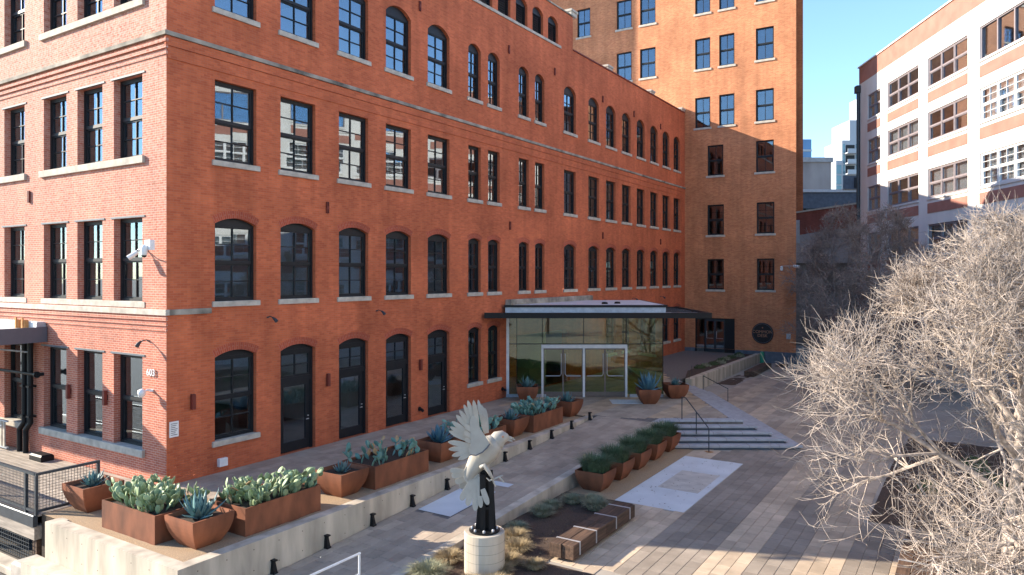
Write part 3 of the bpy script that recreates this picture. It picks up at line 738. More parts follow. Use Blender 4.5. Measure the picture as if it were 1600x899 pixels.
part('door_frame', MB().box(DX[0]-.05, DX[0]+.05, -.06, .06, 0, 2.5).box(DX[1]-.05, DX[1]+.05, -.06, .06, 0, 2.5).box(DX[2]-.05, DX[2]+.05, -.06, .06, 0, 2.5).box(DX[0]-.05, DX[2]+.05, -.065, .065, 2.36, 2.54), 'white_metal', VB)
for a, b in ((DX[0], DX[1]), (DX[1], DX[2])):
    m_ = (a+b)/2
    for x0, x1, s in ((a+.055, m_-.005, 1), (m_+.005, b-.055, -1)):
        d = part('door', MB().box(x0, x0+.035, -.03, .02, .02, 2.35).box(x1-.035, x1, -.03, .02, .02, 2.35).box(x0+.035, x1-.035, -.03, .02, .02, .26).box(x0+.035, x1-.035, -.03, .02, 2.3, 2.35), 'bronze', VB)
        part('pane', MB().box(x0+.035, x1-.035, -.01, 0.0, .26, 2.3), 'glass_green', d)
        e = x1-.09 if s > 0 else x0+.09; e2 = x0+.1 if s > 0 else x1-.1
        part('handle', MB().tube([(e, -.04, 2.1), (e, -.075, 2.0), (e, -.075, 1.12), (e + (e2-e)*.1, -.075, 1.03), (e2, -.075, 1.03)], .02, 6), 'silver', d)
can = MB(); can.box(-.97, 9.45, -1.9, -1.72, 3.92, 4.17)
can.box(9.27, 9.45, -1.72, 4.9, 3.92, 4.17); can.box(-.1, 9.27, 4.75, 4.9, 3.95, 4.15)
cn = part('canopy', can, 'black_metal', VB)
pts = [(-.97, -1.72), (9.27, -1.72), (9.27, 4.75), (4.6, 4.75), (.2, -.2)]
t = MB(); t.poly([(x, y, 4.10) for x, y in pts]); part('canopy_deck', t, 'galv', cn)
t = MB(); t.poly([(x, y, 3.96) for x, y in reversed(pts)]); part('soffit', t, 'interior_light', cn)
for k in range(5): part('rib', MB().box(7.75, 9.27, -1.2 + k*1.25, -1.12 + k*1.25, 4.1, 4.15), 'black_metal', cn)
rb = part('roof_box', MB().box(-.02, WID+.05, -.42, -.36, 4.10, 4.36).box(WID-.02, WID+.05, -.36, 6.5, 4.10, 4.36), 'galv', VB)
part('roof_edge', MB().box(-.08, WID+.12, -.5, -.42, 4.36, 4.47).box(WID+.04, WID+.12, -.42, 6.6, 4.36, 4.47), 'black_metal', rb)
pts = [(-.05, -.42), (WID+.04, -.42), (WID+.04, 6.6), (4.0, 6.4)]
t = MB(); t.poly([(x, y, 4.46) for x, y in pts]); part('roof_deck', t, 'roof_membrane', rb)
for x, y in ((4.9, .9), (5.6, 1.4)): part('roof_drain', MB().lathe([(.16, 4.46), (.14, 4.55), (.05, 4.57)], 12, x, y), 'black_metal', rb)
# upstand of the old wall behind the roof
tag(part('wall_upstand', MB().bbox(.02, .35, 17.35, 26.2, 4.3, 4.72, .03), 'stone_old'), 'weathered grey upstand along the brick wall behind the entrance roof', 'ledge')
# inside: floor, back wall openings are the warehouse's own
tag(part('door_mat', MB().bbox(-1.0, 1.0, -.55, .55, 0, .014, .004), 'mat_white', None, RF(5.6, 33.6, .003), (0, 0, TH)), 'pale door mat lying in front of the glass entrance doors', 'mat')

# ------------------------------------------------------------------ terrace steps (mitred corner)
SP = thing('terrace_steps', 'grey stone steps wrapping the corner of the upper terrace', 'steps', TC, TH)
for k in range(5):
    z1 = -.16*k; off = .43*k; L0 = -3.25; YB = 11.2
    a = off + .02
    part('step', MB().bbox(L0, a, -a, .42 - a if k else .42, z1 - .075, z1 + .004, .015), 'concrete_grey', SP)
    part('step', MB().bbox(a - .44, a, .42 - a if k else .42, YB, z1 - .075, z1 + .004, .015), 'concrete_grey', SP)
    part('riser', MB().box(L0 + .01, a - .09, -a + .09, -a + .3, z1 - .18, z1 - .075).box(a - .3, a - .09, -a + .3, YB, z1 - .18, z1 - .075), 'plinth_blue', SP)  # shade under the nosings put into a darker riser colour
# joints in the nosings
for k in range(5):
    a = .43*k + .02; j = MB()
    for q in range(5):
        x = -2.6 + q*1.15 + (k % 2)*.4
        if x < a - .3: j.box(x, x+.012, -a - .002, -a + .42, -.16*k - .07, -.16*k + .0055)
    part('joint', j, 'joint', SP)
tag(part('cheek_wall', MB().bbox(8.12, 8.42, 15.72, 16.5, -1.2, .005, .01), 'concrete_grey'), 'pale stone block ending the kerb at the top of the steps', 'wall')
def rail(name, pts, posts, m, label, r=.022, cat='handrail', group=None):
    p0 = Vector(posts[0][0]); t = thing(name, label, cat, p0, 0, group)
    part('rail', MB().tube([Vector(p) - p0 for p in pts], r, 8), m, t)
    for a, b in posts: part('post', MB().tube([Vector(a) - p0, Vector(b) - p0], r*.95, 8), m, t)
    return t
def SL(x, y, z): v = TC + RV*x + FV*y; return (v.x, v.y, z)
rail('handrail', [SL(-2.45, .12, .92), SL(-2.35, -.1, .92), SL(-1.95, -1.95, .12), SL(-1.95, -2.08, .06)], [(SL(-2.45, .12, 0), SL(-2.45, .12, .92)), (SL(-2.15, -1.0, -.35), SL(-2.15, -1.0, .5)), (SL(-1.95, -2.08, -.8), SL(-1.95, -2.08, .1))], 'rail_metal', 'dark bent steel handrail running down the stone steps')
p = SL(-1.95, -2.08, -.79); q = MB(); q.poly([(p[0]+.16*math.cos(a*.7)*(1+.3*math.sin(a*2)), p[1]+.13*math.sin(a*.7), -.784) for a in range(9)]); struct('rust_stain', q, 'rust_stain')
rail('handrail', [(8.2, -.8, .08), (8.2, -5, .08)], [((8.2, -.82, -.8), (8.2, -.82, .1)), ((8.2, -3, -.8), (8.2, -3, .08))], 'plastic_white', 'pale painted handrail at the foot of the ramp', .025)
q = bpy.data.objects.get('handrail.001'); 
if q: part('rail', MB().tube([(0, 0, .45), (0, -4.2, .45)], .022, 8), 'plastic_white', q)
rail('handrail', [(5.62, 27.6, .55), (4.9, 30.2, .55)], [((5.62, 27.6, 0), (5.62, 27.6, .55)), ((4.9, 30.2, 0), (4.9, 30.2, .55))], 'rail_metal', 'thin low rail beside the upper planting bed near the tower', .015)
rail('handrail', [SL(.95, 9.7, .45), SL(1.9, 8.4, -.05)], [(SL(.95, 9.7, -.3), SL(.95, 9.7, .45)), (SL(1.9, 8.4, -.75), SL(1.9, 8.4, -.02))], 'rail_metal', 'thin steel handrail crossing the far end of the terrace steps', .02)
# terrace wall to the tower
tag(part('terrace_wall', MB().bbox(5.42, 5.78, 27.55, 43.08, -1.2, .1, .015), 'concrete'), 'pale concrete wall between the upper planting bed and the bench near the tower', 'wall')
print('part1 done')
# ------------------------------------------------------------------ planters
def pot_mesh(rim=1.02, base=.56, h=.68):
    g = MB(); N = 8; rings = []
    for k in range(N+1):
        t = k/N; wd = (base + (rim-base)*(1-(1-t)**2.1))/2; i = len(g.v)
        g.v += [(-wd,-wd,h*t),(wd,-wd,h*t),(wd,wd,h*t),(-wd,wd,h*t)]; rings.append(i)
    for wd, z in ((rim/2-.035, h), (rim/2-.06, h-.12)):
        i = len(g.v); g.v += [(-wd,-wd,z),(wd,-wd,z),(wd,wd,z),(-wd,wd,z)]; rings.append(i)
    for a, b in zip(rings, rings[1:]):
        for k in range(4): g.f.append((a+k, a+(k+1) % 4, b+(k+1) % 4, b+k))
    g.f.append((3, 2, 1, 0)); return g
POT = pot_mesh().mesh('body', 'corten'); PSOIL = MB(); PSOIL.poly([(-.47,-.47,.585),(.47,-.47,.585),(.47,.47,.585),(-.47,.47,.585)]); PSOILM = PSOIL.mesh('soil', 'soil')
def pot(loc, rz, label, sc=1.0, group='tapered rust-brown steel planters'):
    t = thing('tapered_planter', label, 'planter', loc, rz, group); t.scale = (sc, sc, sc)
    obj('body', POT, t); obj('soil', PSOILM, t); return t
def boxp(x0, x1, y0, y1, h, label):
    t = thing('box_planter', label, 'planter', ((x0+x1)/2, (y0+y1)/2, 0), 0, 'long rust-brown steel box planters'); a, b = (x1-x0)/2, (y1-y0)/2
    g = MB(); e = .03
    for wd, dp, z in ((a, b, 0), (a, b, h), (a-e, b-e, h), (a-e, b-e, h-.12)): g.v += [(-wd,-dp,z),(wd,-dp,z),(wd,dp,z),(-wd,dp,z)]
    for l in (0, 4, 8):
        for k in range(4): g.f.append((l+k, l+(k+1) % 4, l+4+(k+1) % 4, l+4+k))
    part('body', g, 'corten', t)
    s = MB(); s.poly([(-a+e,-b+e,h-.07),(a-e,-b+e,h-.07),(a-e,b-e,h-.07),(-a+e,b-e,h-.07)]); part('soil', s, 'soil', t); return t
# prickly pear pads: egg-shaped thick discs growing from their lower tip
def pad_mesh(m, L=.25, Wd=.2, T=.034, bend=0.0):
    g = MB(); nz, na = 7, 8
    for k in range(nz+1):
        t = k/nz; wz = math.sin(math.pi*min(1, t*.97+.03))**.62*(0.62+.42*t)*Wd/2; th = T/2*math.sin(math.pi*min(1, t*.94+.05))**.5
        for a in range(na):
            q = 2*math.pi*a/na; g.v.append((wz*math.cos(q), th*math.sin(q) + bend*t*t, L*t))
    for k in range(nz):
        for j in range(na): g.f.append((k*na+j, k*na+(j+1) % na, (k+1)*na+(j+1) % na, (k+1)*na+j))
    g.f.append(tuple(reversed(range(na)))); g.f.append(tuple(nz*na+j for j in range(na)))
    return g.mesh('pad', m, smooth=True)
PADS = {m: [pad_mesh(m), pad_mesh(m, .21, .17, .03, .02), pad_mesh(m, .27, .165, .036, -.025)] for m in ('cactus', 'cactus_blue', 'cactus_dry')}
def cactus(x0, x1, y0, y1, z, n, m, label, seed, hmax=.62, over=.16, dry=.04):
    rn = random.Random(seed); cx, cyy = (x0+x1)/2, (y0+y1)/2
    t = thing('prickly_pear', label, 'cactus', (cx, cyy, z), 0, 'prickly pear clumps in the box planters')
    live = []; count = 0; nb = max(10, int(n*.36)); k = 0
    def put(p, d, roll, s):
        nonlocal count
        q = d.to_track_quat('Z', 'Y') @ Matrix.Rotation(roll, 4, 'Z').to_quaternion()
        o = obj('pad', rn.choice(PADS['cactus_dry' if rn.random() < dry else m]), t, p, q.to_euler(), (s, s, s)); count += 1
        return p + d*.235*s
    A, B = (x1-x0)/2, (y1-y0)/2
    for i in range(nb):
        p = Vector((rn.uniform(-A+.1, A-.1), rn.uniform(-B+.1, B-.1), 0)); ex, ey = p.x/A, p.y/B
        d = Vector((ex*.55 + rn.uniform(-.4, .4), ey*.55 + rn.uniform(-.4, .4), 1)).normalized()
        live.append((put(p, d, rn.uniform(0, 3.14), rn.uniform(.85, 1.1)), d, 1))
    while count < n and live and k < n*6:
        k += 1; p, d, g_ = live[rn.randrange(len(live))]
        if g_ > 3: continue
        nd = (d + Vector((rn.uniform(-.8, .8), rn.uniform(-.8, .8), rn.uniform(-.15, .55)))).normalized()
        if nd.z < -.25: continue
        e = p + nd*.235
        if abs(e.x) > A+over or abs(e.y) > B+over or e.z > hmax or e.z < (0.02 if abs(e.x) < A and abs(e.y) < B else -.14): continue
        s = rn.uniform(.78, 1.12)*(1.05-.06*g_)
        live.append((put(p - d*.02, nd, rn.uniform(0, 3.14), s), nd, g_+1))
    return t
def leaf_mesh(m, L=.5, Wd=.1, curve=.12, fold=.03):
    g = MB(); N = 6
    for k in range(N+1):
        t = k/N; wd = Wd/2*(.55+.9*t*(1-t)*2.0)*(1-t**3)+.0015; z = L*t; y = curve*t*t*L*2
        g.v += [(-wd, y-fold*(1-t), z), (0, y+.004, z), (wd, y-fold*(1-t), z), (0, y+.022*(1-t)+.006, z)]
    for k in range(N):
        a, b = 4*k, 4*k+4
        for p, q in ((0, 1), (1, 2), (2, 3), (3, 0)): g.f.append((a+p, a+q, b+q, b+p))
    g.f.append((4*N, 4*N+1, 4*N+2, 4*N+3)); return g.mesh('leaf', m, smooth=True)
LEAF = {m: [leaf_mesh(m), leaf_mesh(m, .54, .085, .2), leaf_mesh(m, .44, .11, .05)] for m in ('agave', 'agave_blue')}
def agave(loc, size, m, n, label, seed, wide=1.35):
    rn = random.Random(seed); t = thing('agave', label, 'agave', loc, 0, 'blue-green agaves in the tapered planters')
    for k in range(n):
        f = k/n; az = k*2.39996 + rn.uniform(-.15, .15); el = R(12 + 74*f**.9)
        s = size*(1.0 - .25*f)*rn.uniform(.88, 1.1)/.5
        d = Vector((math.cos(az)*math.cos(el), math.sin(az)*math.cos(el), math.sin(el)))
        # leaf local y = underside (outer), z = along the leaf
        z = d; x = Vector((-math.sin(az), math.cos(az), 0)); y = z.cross(x)
        M = Matrix((x, y, z)).transposed()
        obj('leaf', rn.choice(LEAF[m]), t, Vector((math.cos(az), math.sin(az), 0))*.03*size, M.to_euler(), (s*wide, s, s))
    return t
potspec = [((.27, -2.13), 'mesh railing corner', .42, 'agave', 'small'), ((4.69, -2.14), 'outer corner of the retaining wall', .60, 'agave', 'full'), ((4.66, 2.12), 'thickest prickly pear planter, towards the ramp', .36, 'agave', 'low'),
           ((4.66, 6.32), 'planter with the sparse prickly pear', .62, 'agave_blue', 'upright'), ((4.66, 10.55), 'middle of the planter row opposite the grass pots', .46, 'agave', 'neat'), ((4.66, 14.95), 'far end of the planter row', .46, 'agave', 'compact')]
for i, ((x, y), wh, sz, m, adj) in enumerate(potspec):
    where = ['beside the mesh railing corner', 'on the outer corner of the retaining wall', 'between the densest and the sparsest prickly pear boxes', 'just past the sparse prickly pear box', 'behind the bird sculpture\'s beak', 'at the end of the row by the glass entrance'][i]
    pot((x, y, 0), 0, 'tapered rust steel planter ' + where)
    agave((x, y, .58), sz, m, 40 if sz > .4 else 28, adj + ' blue-green agave rosette growing ' + where, 20 + i)
for (X, Z), where, sz, m in (((.72, 34.15), 'against the glass left of the entrance doors', .58, 'agave'), ((6.28, 33.3), 'right of the doors beside the pale mat', .85, 'agave_blue'), ((7.85, 34.75), 'outside the glass corner under the canopy', .42, 'agave')):
    p = RF(X, Z); where = where.replace('left of', 'beside').replace('right of the doors beside', 'by the doors next to')
    pot((p.x, p.y, 0), TH if X < 7 else TH + .12, 'tapered rust steel planter ' + where, 1.0); agave((p.x, p.y, .58), sz, m, 36 if sz > .4 else 22, 'agave rosette in the planter ' + where, 40 + int(X*3))
for i, (bx, n, m, lb, dry, hm) in enumerate((((1.86, 4.0, -2.76, -1.48), 270, 'cactus', 'above the front retaining wall', .02, .52), ((3.95, 5.24, -1.38, .84), 285, 'cactus', 'with the fullest clump', .02, .52),
        ((3.95, 5.22, 2.82, 5.12), 84, 'cactus_blue', 'with the sparsest clump', .16, .6), ((3.95, 5.22, 7.1, 9.4), 140, 'cactus_blue', 'half hidden behind the bird', .08, .48), ((3.95, 5.22, 11.28, 13.55), 180, 'cactus_blue', 'nearest the glass entrance', .06, .5))):
    boxp(*bx, .65, 'long rust steel box planter ' + lb)
    cactus(*bx, .58, n, m, 'prickly pear of round green pads in the box ' + lb, 60 + i, hm, dry=dry)
# pots with tufted grass along the lower plaza
def tuft(loc, r, h, n, m, label, seed, group, flop=.6, name='grass_tuft', cat='grass', w_=.008):
    rn = random.Random(seed); g = MB()
    for k in range(n):
        a = rn.uniform(0, 6.283); q = r*.55*math.sqrt(rn.random()); b = Vector((q*math.cos(a), q*math.sin(a), 0))
        a2 = a + rn.uniform(-.9, .9); ln = h*rn.uniform(.6, 1.1); fl = rn.uniform(.1, flop)
        o = Vector((math.cos(a2), math.sin(a2), 0)); sd = Vector((-o.y, o.x, 0))*w_
        P = [b, b + o*ln*fl*.35 + Vector((0, 0, ln*.55)), b + o*ln*fl*1.0 + Vector((0, 0, ln*(1-.45*fl)))]
        i = len(g.v); g.v += [tuple(P[0]-sd), tuple(P[0]+sd), tuple(P[1]+sd*.8), tuple(P[1]-sd*.8), tuple(P[2])]
        g.f += [(i, i+1, i+2, i+3), (i+3, i+2, i+4)]
    return tag(part(name, g, m, None, loc), label, cat, group)
words = ['next to the timber bench', 'second along from the timber bench', 'in the middle of the row of grass pots', 'second from the stone steps', 'against the foot of the stone steps']
for i, y in enumerate((8.62, 10.1, 11.6, 13.1, 14.6)):
    pot((9.07, y, -.8), R(0), 'tapered rust steel grass pot ' + words[i], .95)
    tuft((9.07, y, -.22), .72, .62, 1500, 'grass_green', 'dark green drooping grass in the pot ' + words[i], 80 + i, 'grasses in the pots along the ramp', 1.0, cat='grass', w_=.006)
# dry tussocks of the bed
tus = [(9.15, 6.9, .34, 'grass_grey'), (9.7, 7.15, .36, 'grass_grey'), (10.0, 6.75, .40, 'grass_grey'), (8.95, 5.5, .36, 'grass_grey'), (8.85, 6.2, .3, 'grass_grey'), (9.0, 4.1, .30, 'grass_grey'), (9.3, 3.5, .36, 'grass_dry'), (8.85, 3.1, .36, 'grass_dry'), (9.75, 2.95, .34, 'grass_dry'),
       (10.0, 2.15, .32, 'grass_dry'), (10.55, .75, .42, 'grass_dry'), (9.95, .72, .28, 'grass_dry'), (8.9, .55, .44, 'grass_grey'), (9.1, -.25, .36, 'grass_dry'), (8.75, 1.5, .36, 'grass_dry'), (10.6, 2.3, .26, 'grass_dry'), (10.1, 1.6, .3, 'grass_dry')]
for i, (x, y, r, m) in enumerate(tus):
    near = 'around the bird sculpture pedestal' if y < 2.4 else ('between the pedestal and the timber bench' if y < 5 else 'behind the timber bench by the first grass pot')
    tuft((x, y, -.79), r, r*1.0, 1200, m, ('straw-coloured' if m == 'grass_dry' else 'grey-green') + ' rounded grass tussock in the bed ' + near, 100 + i, 'grass tussocks in the dry bed', 1.15, 'grass_tussock', w_=.007)
rn = random.Random(5); g = MB()
for k in range(1500):
    x, y = rn.uniform(8.5, 12.4), rn.uniform(-2.5, 7.6)
    if y > 2.6 and x > 10.5: continue
    s = rn.uniform(.01, .035); a = rn.uniform(0, 6.28); dx, dy = s*math.cos(a), s*math.sin(a); z = -.735
    g.poly([(x-dx, y-dy, z), (x+dy*.4, y-dx*.4, z+rn.uniform(0, .03)), (x+dx, y+dy, z+rn.uniform(0, .03)), (x-dy*.4, y+dx*.4, z)])
tag(part('bark_chip_litter', g, 'leaf_litter'), 'loose bark chips and dead leaves covering the dry bed', 'leaves', kind='stuff')

# ------------------------------------------------------------------ timber benches
def bench(loc, rz, L, label, straps=(.1, .34, .66, .9), nb=2, wd=.62, h=.40):
    t = thing('timber_bench', label, 'bench', loc, rz, 'timber block benches'); w1 = wd/nb
    for i in range(nb):
        o = .04 if i % 2 else 0
        part('beam', MB().bbox(i*w1+.004, (i+1)*w1-.004, o, L*.5-.004, .07, h, .012), 'timber', t)
        part('beam', MB().bbox(i*w1+.004, (i+1)*w1-.004, L*.5+.004, L-o*.7, .07, h + .001, .012), 'timber', t)
    for s in straps:
        y = L*s; g = MB().box(-.006, wd+.006, y-.025, y+.025, h+.001, h+.009).box(wd-.002, wd+.006, y-.025, y+.025, .1, h+.001).box(-.006, .002, y-.025, y+.025, .1, h+.001)
        part('strap', g, 'strap', t)
    for y in (.35, L-.35): part('foot', MB().box(.08, wd-.08, y-.06, y+.06, 0, .07), 'black_metal', t)
    return t
bench((10.58, 3.02, -.795), 0, 3.68, 'dark timber block bench with steel straps beside the dry bed and pale pad')
bench((6.62, 35.3, -.66), R(1), 5.2, 'dark timber bench in front of the terrace wall below the tower', straps=())
bench((17.62, 4.45, -.795), R(0), 3.6, 'weathered timber bench with steel straps under the bare pale tree', straps=(.06, .13, .5, .9), nb=3, wd=.84)

# ------------------------------------------------------------------ path lights along the ramp wall
PB = MB(); PB.box(.0, .06, -.05, .05, 0, .26); PL = PB
def plight(y, i):
    t = thing('path_light', 'small black path light at the ramp wall, ' + ['first', 'second', 'third', 'fourth', 'fifth', 'sixth', 'seventh', 'eighth', 'ninth', 'tenth', 'eleventh'][10-i] + ' from the glass entrance', 'path light', (5.745, y, z_ramp(y)), 0, 'path lights along the ramp wall')
    obj('base', cached('plb', lambda: MB().bbox(.0, .13, -.06, .06, 0, .05, .01).mesh('base', 'black_metal')), t)
    def st():
        g = MB(); v = []
        for z, x1, wy in ((.05, .11, .055), (.24, .075, .035), (.29, .075, .035)): v += [(0,-wy,z),(x1,-wy,z),(x1,wy,z),(0,wy,z)]
        g.v = v
        for l in (0, 4):
            for k in range(4): g.f.append((l+k, l+(k+1) % 4, l+4+(k+1) % 4, l+4+k))
        g.f.append((8, 9, 10, 11)); return g.mesh('stem', 'black_metal')
    obj('stem', cached('pls', st), t); obj('hood', cached('plh', lambda: MB().bbox(-.0, .12, -.055, .055, .29, .325, .008).mesh('hood', 'black_metal')), t)
for i in range(11): plight(-1.05 + i*1.585, i)

# ------------------------------------------------------------------ bird sculpture
PX = .014369
BIRD = thing('bird_sculpture', 'white metal sculpture of a landing bird with raised wings on a black post', 'sculpture', (9.75, 1.53, .16), TH)
def bz(py): return CAMH - (py - HYP)*PX - .16
def bxp(px): return (px - 757)*PX
PED = thing('pedestal', 'round banded concrete pedestal under the bird sculpture', 'pedestal', (9.75, 1.53, -.8))
part('drum', MB().lathe([(.455, -.1), (.455, .94), (.44, .955)], 40), 'concrete', PED, smooth=False)
for k in range(4): part('joint', MB().lathe([(.457, .16 + k*.2), (.457, .168 + k*.2)], 40), 'stone_old', PED)
part('base_plate', MB().lathe([(.345, 0), (.345, .035), (.33, .04)], 32), 'black_metal', BIRD)
for k in range(8): part('bolt', MB().lathe([(.03, .04), (.03, .075), (.015, .09)], 6, .28*math.cos(k*.785), .28*math.sin(k*.785)), 'strap', BIRD)
pm = MB()
for x0, x1, y0, y1 in ((-.20, .26, -.02, .02), (-.02, .02, -.16, .16)):
    i = len(pm.v); tx = .6; h = bz(735)
    pm.v += [(x0,y0,.04),(x1,y0,.04),(x1,y1,.04),(x0,y1,.04),(x0*tx+.03,y0*tx,h),(x1*tx+.03,y0*tx,h),(x1*tx+.03,y1*tx,h),(x0*tx+.03,y1*tx,h)]
    pm.f += [tuple(i+k for k in q) for q in ((0,3,2,1),(4,5,6,7),(0,1,5,4),(1,2,6,5),(2,3,7,6),(3,0,4,7))]
pm.box(.10, .22, -.15, -.11, .04, bz(745)); pm.box(-.1, .02, -.15, -.11, .04, bz(740)); pm.box(-.03, .16, -.12, .12, .5, .56)
part('post', pm, 'black_metal', BIRD)
# body: lofted along its axis
axis = [(733, 757, 3, 3), (732, 748, 8, 6), (738, 735, 12, 9), (746, 722, 15.5, 12), (754, 711, 19, 14), (763, 702, 19.5, 15), (771, 695, 17, 14), (777, 691, 14, 12)]
def loft(ax, n=14):
    g = MB()
    for k, (px, py, rw, rd) in enumerate(ax):
        a = Vector((bxp(ax[max(k-1, 0)][0]), 0, bz(ax[max(k-1, 0)][1]))); b = Vector((bxp(ax[min(k+1, len(ax)-1)][0]), 0, bz(ax[min(k+1, len(ax)-1)][1])))
        d = (b-a).normalized(); nrm = Vector((-d.z, 0, d.x)); p = Vector((bxp(px), 0, bz(py)))
        for j in range(n):
            t = 2*math.pi*j/n; g.v.append(tuple(p + nrm*rw*PX*math.cos(t) + Vector((0, 1, 0))*rd*PX*math.sin(t)))
    for k in range(len(ax)-1):
        for j in range(n): g.f.append((k*n+j, k*n+(j+1) % n, (k+1)*n+(j+1) % n, (k+1)*n+j))
    g.f.append(tuple(reversed(range(n)))); g.f.append(tuple((len(ax)-1)*n+j for j in range(n))); return g
part('body', loft(axis), 'bird_white', BIRD, smooth=True)
HD = part('head', loft([(770, 700, 12, 9), (774, 693, 14, 11), (780, 686, 13.5, 11), (786, 684, 11, 9.5), (792, 684.5, 6.5, 6), (795, 685, 3.5, 3)]), 'bird_white', BIRD, smooth=True)
part('beak', MB().plate([(bxp(792), bz(681)), (bxp(800), bz(683.5)), (bxp(805), bz(688.5)), (bxp(800), bz(686.5)), (bxp(792), bz(687))], -.025, .025), 'bird_white', HD)
part('beak', MB().plate([(bxp(792), bz(687.2)), (bxp(799), bz(687.6)), (bxp(801.5), bz(690.5)), (bxp(792), bz(689.5))], -.022, .022), 'bird_white', HD)
for s in (-1, 1): part('eye', MB().lathe([(.022, 0), (.024, .012), (.01, .02)], 10), 'sign_copper', HD, (bxp(786), s*.145, bz(681)), (R(90)*-s*-1, 0, 0))
part('collar', MB().tube([(bxp(760), -.155, bz(679)), (bxp(766), -.215, bz(686)), (bxp(771), -.2, bz(694)), (bxp(775), -.12, bz(699))], .012, 6), 'bird_white', BIRD)
def feather(parent, root, tip, wd, y0, y1, m='bird_white', round_=.8):
    """flat pointed blade from root to tip (photo pixels), y0/y1 = depth at root and tip"""
    wd *= .9
    a = Vector((bxp(root[0]), 0, bz(root[1]))); b = Vector((bxp(tip[0]), 0, bz(tip[1]))); d = b-a; L = d.length; d.normalize(); nr = Vector((-d.z, 0, d.x))
    prof = [(0, .45), (.25, .8), (.5, 1), (.75, .97), (.9, .62), (.98, .22)] if round_ < 1 else [(0, .4), (.3, .75), (.6, .95), (.82, 1), (.94, .75), (1, .35)]
    L_ = [a + d*L*t + nr*wd*PX*f/2 for t, f in prof]; R_ = [a + d*L*t - nr*wd*PX*f/2 for t, f in prof]
    out = L_ + [b] + R_[::-1]; ts = [t for t, f in prof] + [1] + [t for t, f in prof][::-1]
    g = MB(); n = len(out)
    for th in (0, .012): g.v += [(p.x, y0+(y1-y0)*t+th, p.z) for p, t in zip(out, ts)]
    g.f.append(tuple(range(n))); g.f.append(tuple(reversed(range(n, 2*n))))
    for k in range(n): g.f.append(((k+1) % n, k, n+k, n+(k+1) % n))
    return part('feather', g, m, parent)
# near wing: primaries fan up and back, covert plate over their roots
wing = part('wing', MB().plate([(bxp(x), bz(y)) for x, y in ((740, 645), (744, 647), (747, 653), (751, 666), (758, 676), (765, 688), (762, 694), (755, 701), (745, 706), (735, 705), (733, 698), (737, 688), (736, 672), (735, 656), (737, 649))], -.30, -.275), 'bird_grey', BIRD)
part('wing_edge', MB().tube([(bxp(x), -.31, bz(y)) for x, y in ((766, 689), (762, 695), (755, 702), (745, 707), (736, 706))], .014, 5), 'bird_line', wing)
for i, (t, r, wd) in enumerate((((741, 621), (748, 662), 8), ((732, 622), (744, 662), 8), ((726, 629), (742, 664), 8), ((719, 638), (741, 668), 8), ((714, 646), (740, 673), 9), ((707, 656), (739, 679), 8.5), ((704, 665), (739, 683), 8), ((702, 672), (740, 689), 9))):
    feather(wing, r, t, wd, -.27 + .012*i, -.36 + .03*i)
for i, (t, r, wd) in enumerate((((701, 688), (738, 693), 9), ((702, 699), (738, 697), 8.5), ((707, 709), (739, 700), 8.5), ((717, 714.5), (741, 703), 8))): feather(wing, r, t, wd, -.24, -.2 - .02*i, 'bird_white')
for i, (t, r) in enumerate((((728, 660), (742, 674)), ((727, 671), (742, 682)), ((728, 682), (742, 689)))): feather(wing, r, t, 8, -.285, -.30, 'bird_white', 1)
wf = part('wing', MB().plate([(bxp(x), bz(y)) for x, y in ((752, 650), (757, 655), (761, 668), (762, 680), (756, 682), (751, 668))], .2, .225), 'bird_white', BIRD)
for i, (t, r, wd) in enumerate((((752, 636.5), (760, 680), 7.5), ((746, 628), (757, 678), 7.5), ((757, 641), (762, 680), 6.5))): feather(wf, r, t, wd, .18, .26)
tail = part('tail', MB().plate([(bxp(x), bz(y)) for x, y in ((729, 728), (740, 735), (750, 742), (744, 752), (732, 758), (725, 748), (725, 736))], -.07, .07), 'bird_white', BIRD)
for i, (t, r, wd) in enumerate((((703, 737), (730, 737), 9), ((705, 746), (731, 742), 10), ((711, 757), (733, 746), 11), ((718, 766), (735, 748), 11))): feather(tail, r, t, wd, .0, .06 + .02*i, 'bird_white', 1)
for i, (t, r, wd) in enumerate((((721, 780), (737, 748), 11), ((731, 788), (740, 748), 11), ((743, 795), (744, 747), 11), ((752, 790), (747, 746), 9), ((763, 785), (748, 744), 10))): feather(tail, r, t, wd, -.08 - .008*i, -.12 - .02*i, 'bird_white', 1)
leg = part('leg', MB().tube([(bxp(752), -.16, bz(728)), (bxp(757), -.2, bz(724)), (bxp(764), -.22, bz(733)), (bxp(771), -.24, bz(745))], [.06, .055, .045, .028], 8), 'bird_white', BIRD, smooth=True)
for pts in (((771, 745), (780, 741), (786, 739)), ((780, 741), (784, 745), (788, 750)), ((770, 744), (772, 750), (775, 756)), ((771, 745), (765, 747), (761, 743))):
    part('claw', MB().tube([(bxp(x), -.24, bz(y)) for x, y in pts], [.022, .02, .012], 6), 'bird_white', leg)

